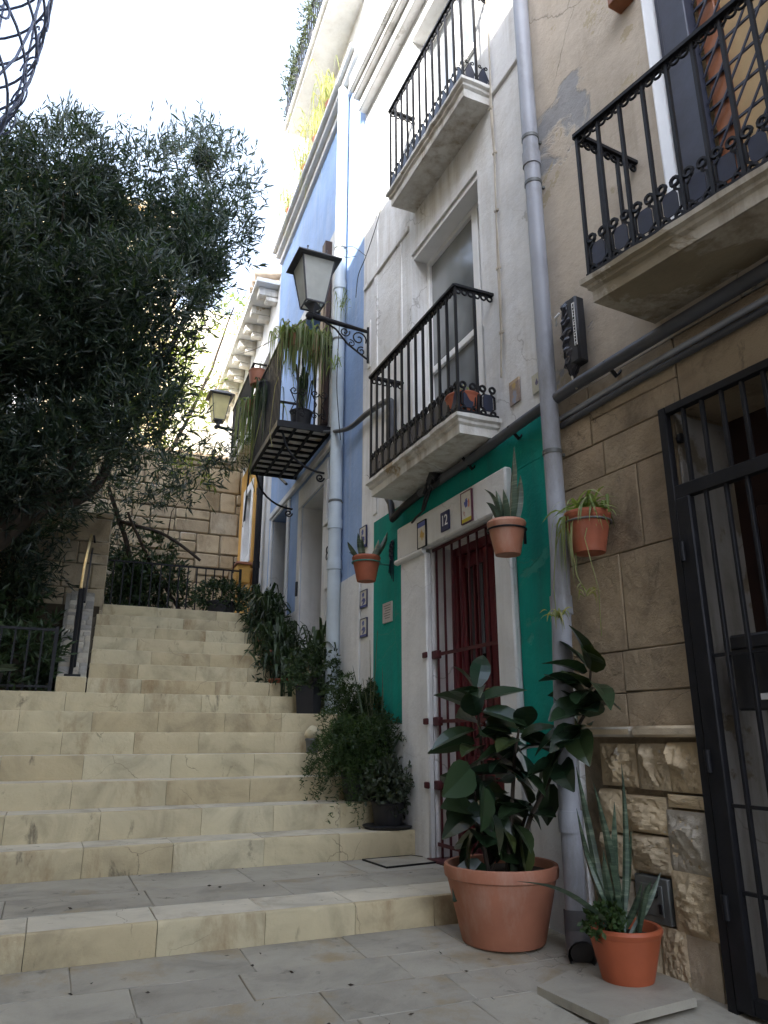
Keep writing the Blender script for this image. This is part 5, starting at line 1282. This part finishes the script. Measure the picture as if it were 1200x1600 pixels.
t, c = bal_pot(7.55,.33,bz+.012,.13,.24,'black_plastic','black pot with a thick stemmed plant on the iron balcony floor',[(20,(.1,.3),(.5,.8),(.1,.4),.02,.03)],'dark_leaf','potted_plant')
q = MB(); q.tube([(c[0],c[1],c[2]+.2),(c[0]-.03,c[1],c[2]+.5),(c[0]-.08,c[1]+.02,c[2]+.85)],[.022,.02,.012],8); q.build('stem', M['stem_green'], t)
t = thing('creeper_stem', FB(8.2,.64,bz+.6), 'long pale trailing stem hanging below the iron balcony', 'plant'); q = MB(); q.tube([FB(7.45,.55,bz+.9),FB(7.5,.66,bz+.5),FB(7.6,.68,bz-.02),FB(7.5,.66,bz-.25)],.006,5); q.tube([FB(8.1,.66,bz+.6),FB(8.25,.72,bz+.1),FB(8.7,.70,bz-.1),FB(9.3,.5,bz-.2)],.006,5); q.build('stem', M['dry_leaf'], t)
# terrace plants along the cornice of the blue house
for i,(s,n,L,lab) in enumerate(((7.5,120,.55,'yellowing grassy plant nearest the pale downpipe on the blue house cornice'),(8.15,130,.6,'tall yellow grassy plant in the middle of the blue house cornice'),(8.75,110,.5,'yellow grassy plant above the terracotta trough on the cornice'),(9.75,100,.45,'farthest dry grassy plant on the blue house cornice'))):
    c = FB(s,.04,8.90); t = potted('grassy_plant', c, .12, .2, 'terracotta_old', lab, 'dry grassy plants in pots on the blue cornice')
    fol('foliage', t, [grass_clump((c[0],c[1],c[2]+.2),n,(.2,L*.9),(.15,L*1.2),(.2,.9),.012,.12)], M['dry_leaf'])
for i,(s,n,lab) in enumerate(((9.9,70,'straggly plant at the far end of the topmost balcony'),(9.3,80,'climbing plant on the rail of the topmost balcony'),(8.4,90,'bushy plant hanging over the topmost balcony rail'))):
    c = FB(s,.1,11.06); t = potted('balcony_plant', c, .12, .22, 'black_plastic', lab, 'plants on the topmost balcony')
    fol('foliage', t, [bush((c[0],c[1],c[2]+.5),(.16,.22,.4),n,9,.08,.022,.2,tw=.15)], M['shrub_leaf'])
# red clay pot and dried grass on the lower white balcony
c = F12(3.98,.20,2.995); t = potted('terracotta_trough', c, .125, .17, 'terracotta_old', 'wide reddish pot behind the near corner of the lower white balcony rail')
fol('foliage', t, [grass_clump((c[0],c[1],c[2]+.17),10,(.05,.12),(.05,.12),(.0,.1),.006,.04)], M['dry_leaf'])
t = thing('dried_plants', F12(4.9,.22,2.99), 'dry straggly stalks along the front edge of the lower white balcony', 'plant')
fol('stalks', t, [grass_clump(F12(4.35+.09*i,.29,2.99),5,(.05,.16),(.02,.2),(.0,.16),.003,.03) for i in range(12)], M['bark'])
t = thing('potted_row', F12(5.0,.16,2.99), 'dark leafy plants in a black trough behind the lower white balcony rail', 'plant')
q = MB(F12); q.box(4.55,5.3,.07,.22,2.99,3.12,.01); q.build('trough', M['black_plastic'], t)
fol('foliage', t, [bush(F12(4.93,.15,3.18),(.07,.36,.09),160,8,.05,.018,.3,tw=.07)], M['dark_leaf'])
# weed rooted on the pale downpipe
t = thing('wall_weed', (2.44,6.75,5.55), 'wispy weed growing beside the pale downpipe above the lantern', 'plant')
fol('foliage', t, [grass_clump((2.44,6.72,5.5),22,(.1,.3),(.05,.3),(.1,.5),.007,.03),grass_clump((2.42,6.75,4.75),18,(.05,.2),(.05,.2),(.0,.15),.01,.04)], M['spider_leaf'])

# ================================================================== TREE AND GARDEN
T_ = thing('oleander_tree', (-.98,8.0,ZT), 'large dark narrow leaved tree leaning over the garden on the left', 'tree')
top = [(-80,215),(0,195),(50,195),(100,165),(150,190),(180,225),(205,205),(240,215),(262,215),(290,195),(320,175),(350,215),(380,285),(402,330),(412,400)]
bot = [(-80,860),(0,850),(60,805),(100,762),(120,748),(180,738),(240,725),(265,690),(285,640),(312,560),(340,490),(375,465),(395,445),(412,420)]
def interp(tab, u):
    for (a,b),(c,d) in zip(tab,tab[1:]):
        if a <= u <= c: return b+(d-b)*(u-a)/(c-a)
    return tab[-1][1]
clumps = []
gaps = [(340,640,58),(270,300,26),(190,300,20),(120,560,18),(330,420,26),(235,380,16),(20,600,42),(55,540,22),(225,440,26),(262,330,20),(275,235,30),(255,585,20),(150,235,14),(340,470,24),(30,690,34),(215,520,16),(300,520,22),(180,400,12)]
tr = random.Random(5)
u = -70
while u < 372:
    t0, b0_ = interp(top,u)+28, interp(bot,u)-22; v = t0+46
    while v < b0_-40:
        uu, vv = u+tr.uniform(-18,18), v+tr.uniform(-18,18)
        if not any((uu-a)**2+(vv-b)**2 < r*r*1.5 for a,b,r in gaps):
            Y = 8.1+tr.uniform(-.9,.9)+(0.5 if uu > 250 else 0); clumps.append((atY(uu,vv,Y), tr.uniform(.32,.48)))
        v += 46
    u += 42
P_ = []
for (c,r) in clumps:
    P_.append(bush(c, (r*1.1,r*1.1,r*1.05), 44 if (c[2]-EYE)/max(c[1],1) > .78 else 92, 13, .148, .0225, .75, tw=.26, shell=.15))
for (uu,vv) in ((10,850),(40,880),(20,905),(60,800),(5,790)):
    clumps.append((atY(uu,vv,8.9), .34))
    P_.append(bush(atY(uu,vv,8.9),(.4,.3,.34),60,12,.14,.02,.2,tw=.25))
# sprays along the outline
for i in range(190):
    u = tr.uniform(-60,385); v = interp(top,u)+tr.uniform(25,62); c = atY(u,v,8.2+tr.uniform(-.8,.8)+(.4 if u>250 else 0))
    d = np.array([tr.gauss(.05,.25),tr.gauss(0,.25),1.0]); m = 16; tt = np.linspace(0,1,m)[:,None]
    P = np.array(c)+unit(d)*tt*tr.uniform(.25,.6); D = unit(unit(d)*.9+rng.normal(0,.5,(m,3))); P_.append(leaves(P,D,rng.uniform(.08,.15,m),.017,.1))
for i in range(90):
    u = tr.uniform(200,380); v = interp(bot,u)-tr.uniform(10,55)
    if u > 300 and v > 560: continue; c = atY(u,v,8.6+tr.uniform(-.6,.6))
    d = np.array([tr.gauss(.4,.3),tr.gauss(0,.3),-.5]); m = 14; tt = np.linspace(0,1,m)[:,None]
    P = np.array(c)+unit(d)*tt*tr.uniform(.15,.35); D = unit(unit(d)*.8+rng.normal(0,.55,(m,3))); P_.append(leaves(P,D,rng.uniform(.08,.15,m),.017,.1))
for (u,v) in ((352,712),(374,700),(310,715),(280,720),(255,760),(300,760)):
    c = atY(u,v,9.6); P_.append(bush(c,(.2,.2,.12),16,10,.15,.022,-.1,tw=.25))
fol('crown', T_, P_, M['oleander'])
q = MB()
def limb(pts, r0, r1):
    P = [Vector(p) for p in pts]; out = []
    for i in range(len(P)-1):
        for k in range(6):
            t = k/6; p0 = P[max(i-1,0)]; p3 = P[min(i+2,len(P)-1)]; a, b = P[i], P[i+1]
            out.append(.5*((2*a)+(b-p0)*t+(2*p0-5*a+4*b-p3)*t*t+(3*a-p0-3*b+p3)*t**3))
    out.append(P[-1]); n = len(out)
    q.tube([tuple(p+Vector((noise.noise(p*3)*.03,noise.noise(p*3+Vector((5,0,0)))*.03,0))) for p in out], [r0+(r1-r0)*i/(n-1) for i in range(n)], 10)
base = (-.98,8.0,ZT-.1)
fork = atY(60,790,8.0)
limb([base,atY(-45,880,8.0),fork,atY(110,735,8.1),atY(150,620,8.2),atY(170,450,8.2)], .17, .05)
limb([fork,atY(140,770,8.3),atY(185,690,8.5),atY(260,560,8.7),atY(330,400,8.8)], .08, .02)
limb([atY(-45,880,8.0),atY(-40,740,7.9),atY(0,560,7.8),atY(40,380,7.9)], .12, .03)
limb([atY(110,735,8.1),atY(80,600,8.1),atY(90,420,8.0)], .06, .02)
rt = random.Random(2)
for (c,r) in clumps:
    if rt.random() < .5:
        a = Vector(rt.choice([atY(170,480,8.2),atY(200,560,8.5),atY(40,420,7.9),atY(90,450,8.0),atY(280,500,8.7)])); b = Vector(c)
        if (b-a).length < 2.2: limb([tuple(a),tuple(a.lerp(b,.5)+Vector((0,0,-.1))),tuple(b)], .022, .006)
q.build('trunk', M['bark'], T_, 60)
# bare branch in front of the end wall
t = thing('leaning_shrub', atY(215,1000,11.6)[:2]+(ZU-.05,), 'leggy shrub with a bare bent branch before the end wall', 'shrub')
q = MB(); limb([atY(215,990,11.7),atY(205,880,11.7),atY(170,760,11.6)], .05, .03); limb([atY(190,815,11.6),atY(262,838,11.5),atY(312,876,11.4)], .03,.022); limb([atY(285,960,11.8),atY(235,880,11.6),atY(200,800,11.5)], .03,.02); q.tube([atY(262,838,11.5),atY(268,800,11.45),atY(285,775,11.4)],[.012,.008,.004],6); q.build('branch', M['bark'], t, 60)
fol('foliage', t, [bush(atY(u,v,Y),(r,r*.8,r*.9),n,10,.13,.024,.3,tw=.2) for (u,v,Y,r,n) in ((200,790,11.8,.5,60),(175,840,11.9,.45,60),(160,745,11.8,.5,60),(285,785,11.4,.14,9),(235,745,11.8,.5,50),(180,905,11.9,.42,50))], M['oleander'])
t = thing('garden_shrub', atY(220,935,11.55)[:2]+(ZU-.05,), 'dark dense shrub behind the low black fence', 'shrub')
fol('foliage', t, [bush(atY(u,v,11.6),(.38,.3,.32),120,10,.12,.03,.3,tw=.15) for (u,v) in ((175,905),(210,925),(245,905),(180,940))]+[bush(atY(270,935,11.5),(.2,.2,.2),26,9,.13,.04,.3,tw=.15),bush(atY(248,862,11.7),(.2,.15,.2),26,9,.13,.035,.3,tw=.15)], M['dark_leaf'])
q = MB(); q.tube([atY(200,950,11.6),atY(205,900,11.6)],.03,6); q.build('stem', M['bark'], t)
# lower garden undergrowth on the left
gd = MB()
P_ = [bush((x,y,z),(.5,.4,.4),110,9,.13,.03,.4,tw=.18) for (x,y,z) in ((-.42,8.6,1.75),(-.95,8.4,1.8),(-1.4,8.5,2.0),(-.75,8.9,2.3),(-1.3,9.0,2.7),(-.40,8.0,1.5),(-.95,7.9,1.6))]
V, F = merge(P_); o = make('undergrowth', V, F, M['dark_leaf'], None, sharp=0); tag(o, 'dark tangled undergrowth filling the raised garden behind the left fence', 'undergrowth', kind='stuff')
# sunlit tree beyond the end wall
t = thing('sunlit_tree', (1.4,14.2,ZU+.4), 'yellow green sunlit tree rising behind the end wall', 'tree')
P_ = [bush(atY(u,v,14.2+dy),(r,r,r),n,11,.17,.034,.3,tw=.3,shell=.1) for (u,v,dy,r,n) in ((235,610,0,.75,80),(280,590,.3,.6,60),(265,650,.1,.7,70),(215,690,0,.8,80),(310,610,.4,.35,26),(295,540,.5,.4,26),(318,520,.3,.25,14),(355,470,.6,.35,18),(370,510,.5,.3,14),(250,540,.4,.6,40),(310,735,-1.2,.3,16))]
fol('crown', t, P_, M['sunny_leaf']); q = MB(); limb([(1.4,14.2,ZU+.3),(1.3,14.2,5.5),atY(265,610,14.2)],.12,.04); limb([(1.35,14.2,5.6),atY(320,600,14.5),atY(365,480,14.8)],.05,.015); q.build('trunk', M['bark'], t, 60)

# ================================================================== LEFT HOUSES AND BACKGROUND
LH = thing('left_house', (-1.0,2.0,-.3), 'house at the upper left edge with a bellied wrought iron window grille', 'house')
FL = lambda s_,d,z: (-.97+d, s_, z)
LW = (2.42,3.48,3.3,5.6); LD = (.7,1.65,-.3,2.0); LW2 = (-1.2,-.2,3.3,5.4)
window(LH, FL, *LW, -.2, [2.95], [4.5], .06, 'dark_glass', 'dark_wood'); window(LH, FL, *LW2, -.2, [-.7], [4.4], .06, 'dark_glass', 'dark_wood')
q = MB(FL); q.box(LD[0],LD[1],-.24,-.18,LD[2],LD[3]); q.box(LD[0]+.1,LD[1]-.1,-.18,-.15,LD[2]+.3,LD[3]-.15,.01); q.build('door', M['dark_wood'], LH)
q = MB(FL); wall_face(q, -9, 3.62, -.4, 9.0, [LW+(.25,),LD+(.25,),LW2+(.25,)], body=2.2); q.build('wall', m_stucco('grey_stucco',(.30,.29,.28),seed=7.7), LH); q = MB(); q.box(-3.3,-.80,-9.1,3.75,9.01,9.2,.02); q.build('roof_edge', M['roof_tile'], LH)
gq = part('window_grille', (-.97,2.95,3.4), LH)
prof = [(3.36,.06),(3.40,.26),(3.47,.40),(3.56,.48),(3.68,.535),(3.85,.57),(4.05,.59),(4.3,.60),(4.6,.60),(4.9,.60),(5.2,.60),(5.5,.58)]
def gpt(a, z):
    for (z0,b0),(z1,b1) in zip(prof,prof[1:]):
        if z0 <= z <= z1: b = b0+(b1-b0)*(z-z0)/(z1-z0); break
    else: b = prof[-1][1]
    return (-.97+b*max(0,math.sin(a))**.75, 2.95+.60*(.55+.45*b/.6)*math.cos(a)*-1, z)
q = MB()
for z in [3.36,3.46,3.60,3.75,3.90,4.06,4.22,4.4,4.6,4.8,5.0,5.25,5.5]: q.tube([gpt(math.pi*i/24,z) for i in range(25)], .0065, 5)
q.build('hoop', M['glare_iron'], gq)
q = MB()
for i in range(8): a = math.pi*i/7; q.tube([gpt(a,p[0]) for p in prof], .006, 5)
q.build('upright', M['glare_iron'], gq)
q = MB()

for z in (3.72,3.9,4.1,4.35,4.65,5.0):
    for a in (.95,1.57,2.2): 
        p = Vector(gpt(a,z)); nrm_ = Vector((math.sin(a),-math.cos(a),0)); ex = Vector((math.cos(a),math.sin(a),0)); q = MB(); q.spiral(tuple(p+nrm_*.006),(.075),.015,1.5,a*3,.005,ex,(0,0,1)); q.build('scroll', M['glare_iron'], gq)
GH = MB(); GH.box(-9,-3.25,1.6,5.3,-.5,13.9); GH.box(-9,-3.26,5.32,12.0,-.5,10.0); o = GH.build('unseen_shade_house', M['cream_stucco']); tag(o, 'added unseen cream house beyond the left edge, sized to shade the garden and facades', 'house')  # unseen blocks, added and sized to set the shadow edges
GH = MB(); GH.box(-9.2,-3.1,1.5,5.4,13.91,14.1,.02); GH.build('roof_edge', M['roof_tile'], o)
# sunlit houses behind the end wall
BH = thing('cream_house', (-1,17.5,2), 'tall sunlit cream house glimpsed through the tree', 'house')
FY = lambda s,d,z: (s, 17.0-d, z)
q = MB(FY); hs = [(-2.0,-1.0,7.4,9.0),(.1,1.0,7.4,9.0),(-2.0,-1.0,10.6,12.3),(.1,1.0,10.6,12.3)]; wall_face(q, -4, 1.75, 2, 13.8, [h+(.2,) for h in hs], body=5); q.build('wall', M['cream_stucco'], BH)
for h in hs: window(BH, FY, *h, -.18, [(h[0]+h[1])/2], [h[2]+1.1], .06, 'dark_glass')
q = MB(FY); q.box(-4.1,1.85,-5,.25,13.8,14.0,.02); q.build('roof_edge', M['cream_stucco'], BH)
M['bright_paint'] = m_stucco('bright_paint', (.82,.76,.62), (.6,.5,.35), .2, seed=12.0, crack=0)
BL = thing('low_house', (3.2,16,2), 'lower sunlit cream house with orange tiled eaves behind the end wall', 'house')
FY2 = lambda s,d,z: (s, 16.0-d, z)
q = MB(FY2); hs = [(3.05,3.5,7.0,7.75)]; wall_face(q, 1.8, 7, 2, 10.8, [h+(.2,) for h in hs], body=5); q.build('wall', M['bright_paint'], BL)
window(BL, FY2, *hs[0], -.15, [3.27], [], .05, 'dark_glass', 'brown_wood')
lt = thing('tiled_lean_to', (1.6,14.9,5), 'low orange tiled roof just above the end wall', 'roof')
q = MB()
for i in range(14): q.tube([(.2+i*.2,14.2,6.35),(.2+i*.2,15.5,6.75)],.09,8)
q.build('roof_tiles', M['roof_tile'], lt); q = MB(); q.box(.1,3.0,14.3,15.4,2.9,6.3); q.build('wall', M['cream_stucco'], lt)

# ================================================================== LIGHT, SKY, CAMERA
SUN = Vector((-.72,-.69,.0)).normalized(); ELEV = R(33)
w = bpy.data.worlds.new('World'); sc.world = w; w.use_nodes = True; nt = w.node_tree
bg = nt.nodes['Background']; sky = nt.nodes.new('ShaderNodeTexSky'); sky.sky_type = 'NISHITA'; sky.sun_disc = False
sky.sun_elevation = ELEV; sky.sun_rotation = math.atan2(SUN.x, SUN.y); sky.dust_density = 3.0; sky.air_density = 1.0; sky.ozone_density = 1.0
# thin bright veil of high cloud over the blue
tc = nt.nodes.new('ShaderNodeTexCoord'); cl = nt.nodes.new('ShaderNodeTexNoise'); cl.inputs['Scale'].default_value = 1.6; cl.inputs['Detail'].default_value = 6
nt.links.new(tc.outputs['Generated'], cl.inputs['Vector'])
cf = ramp(nt, cl.outputs['Fac'], [(.25,.35),(.65,.75)])
lum = nt.nodes.new('ShaderNodeRGBToBW'); nt.links.new(sky.outputs[0], lum.inputs[0])
mu = N(nt,'ShaderNodeMath', operation='MULTIPLY_ADD'); nt.links.new(lum.outputs[0], mu.inputs[0]); mu.inputs[1].default_value = 1.0; mu.inputs[2].default_value = 1.5
vt = mixc(nt, 1.0, (.84,.97,1.22), mu.outputs[0], 'MULTIPLY')
veil = mixc(nt, cf, sky.outputs[0], vt)
nt.links.new(veil, bg.inputs[0]); bg.inputs[1].default_value = .12
sd = bpy.data.lights.new('Sun','SUN'); sd.energy = 3.0; sd.angle = R(.5); sd.color = (1,.95,.87)
so_ = bpy.data.objects.new('Sun', sd); COL.objects.link(so_)
dirv = -(SUN*math.cos(ELEV)+Vector((0,0,math.sin(ELEV)))); so_.rotation_euler = dirv.to_track_quat('-Z','Y').to_euler(); so_.location = (-20,-12,25)
cd = bpy.data.cameras.new('Camera'); cam = bpy.data.objects.new('Camera', cd); COL.objects.link(cam); sc.camera = cam
cd.sensor_fit = 'HORIZONTAL'; cd.sensor_width = 36; cd.lens = FPX/1200*36; cd.clip_start = .05; cd.clip_end = 1000
cam.location = (0,0,EYE); cam.rotation_euler = (math.pi/2+TH, 0, -PSI)
vs = sc.view_settings; vs.view_transform = 'Standard'; vs.look = 'None'; vs.exposure = 2.7; vs.gamma = 1.0
sc.cycles.max_bounces = 10; sc.cycles.diffuse_bounces = 5; sc.cycles.use_denoising = True
sc.render.film_transparent = False
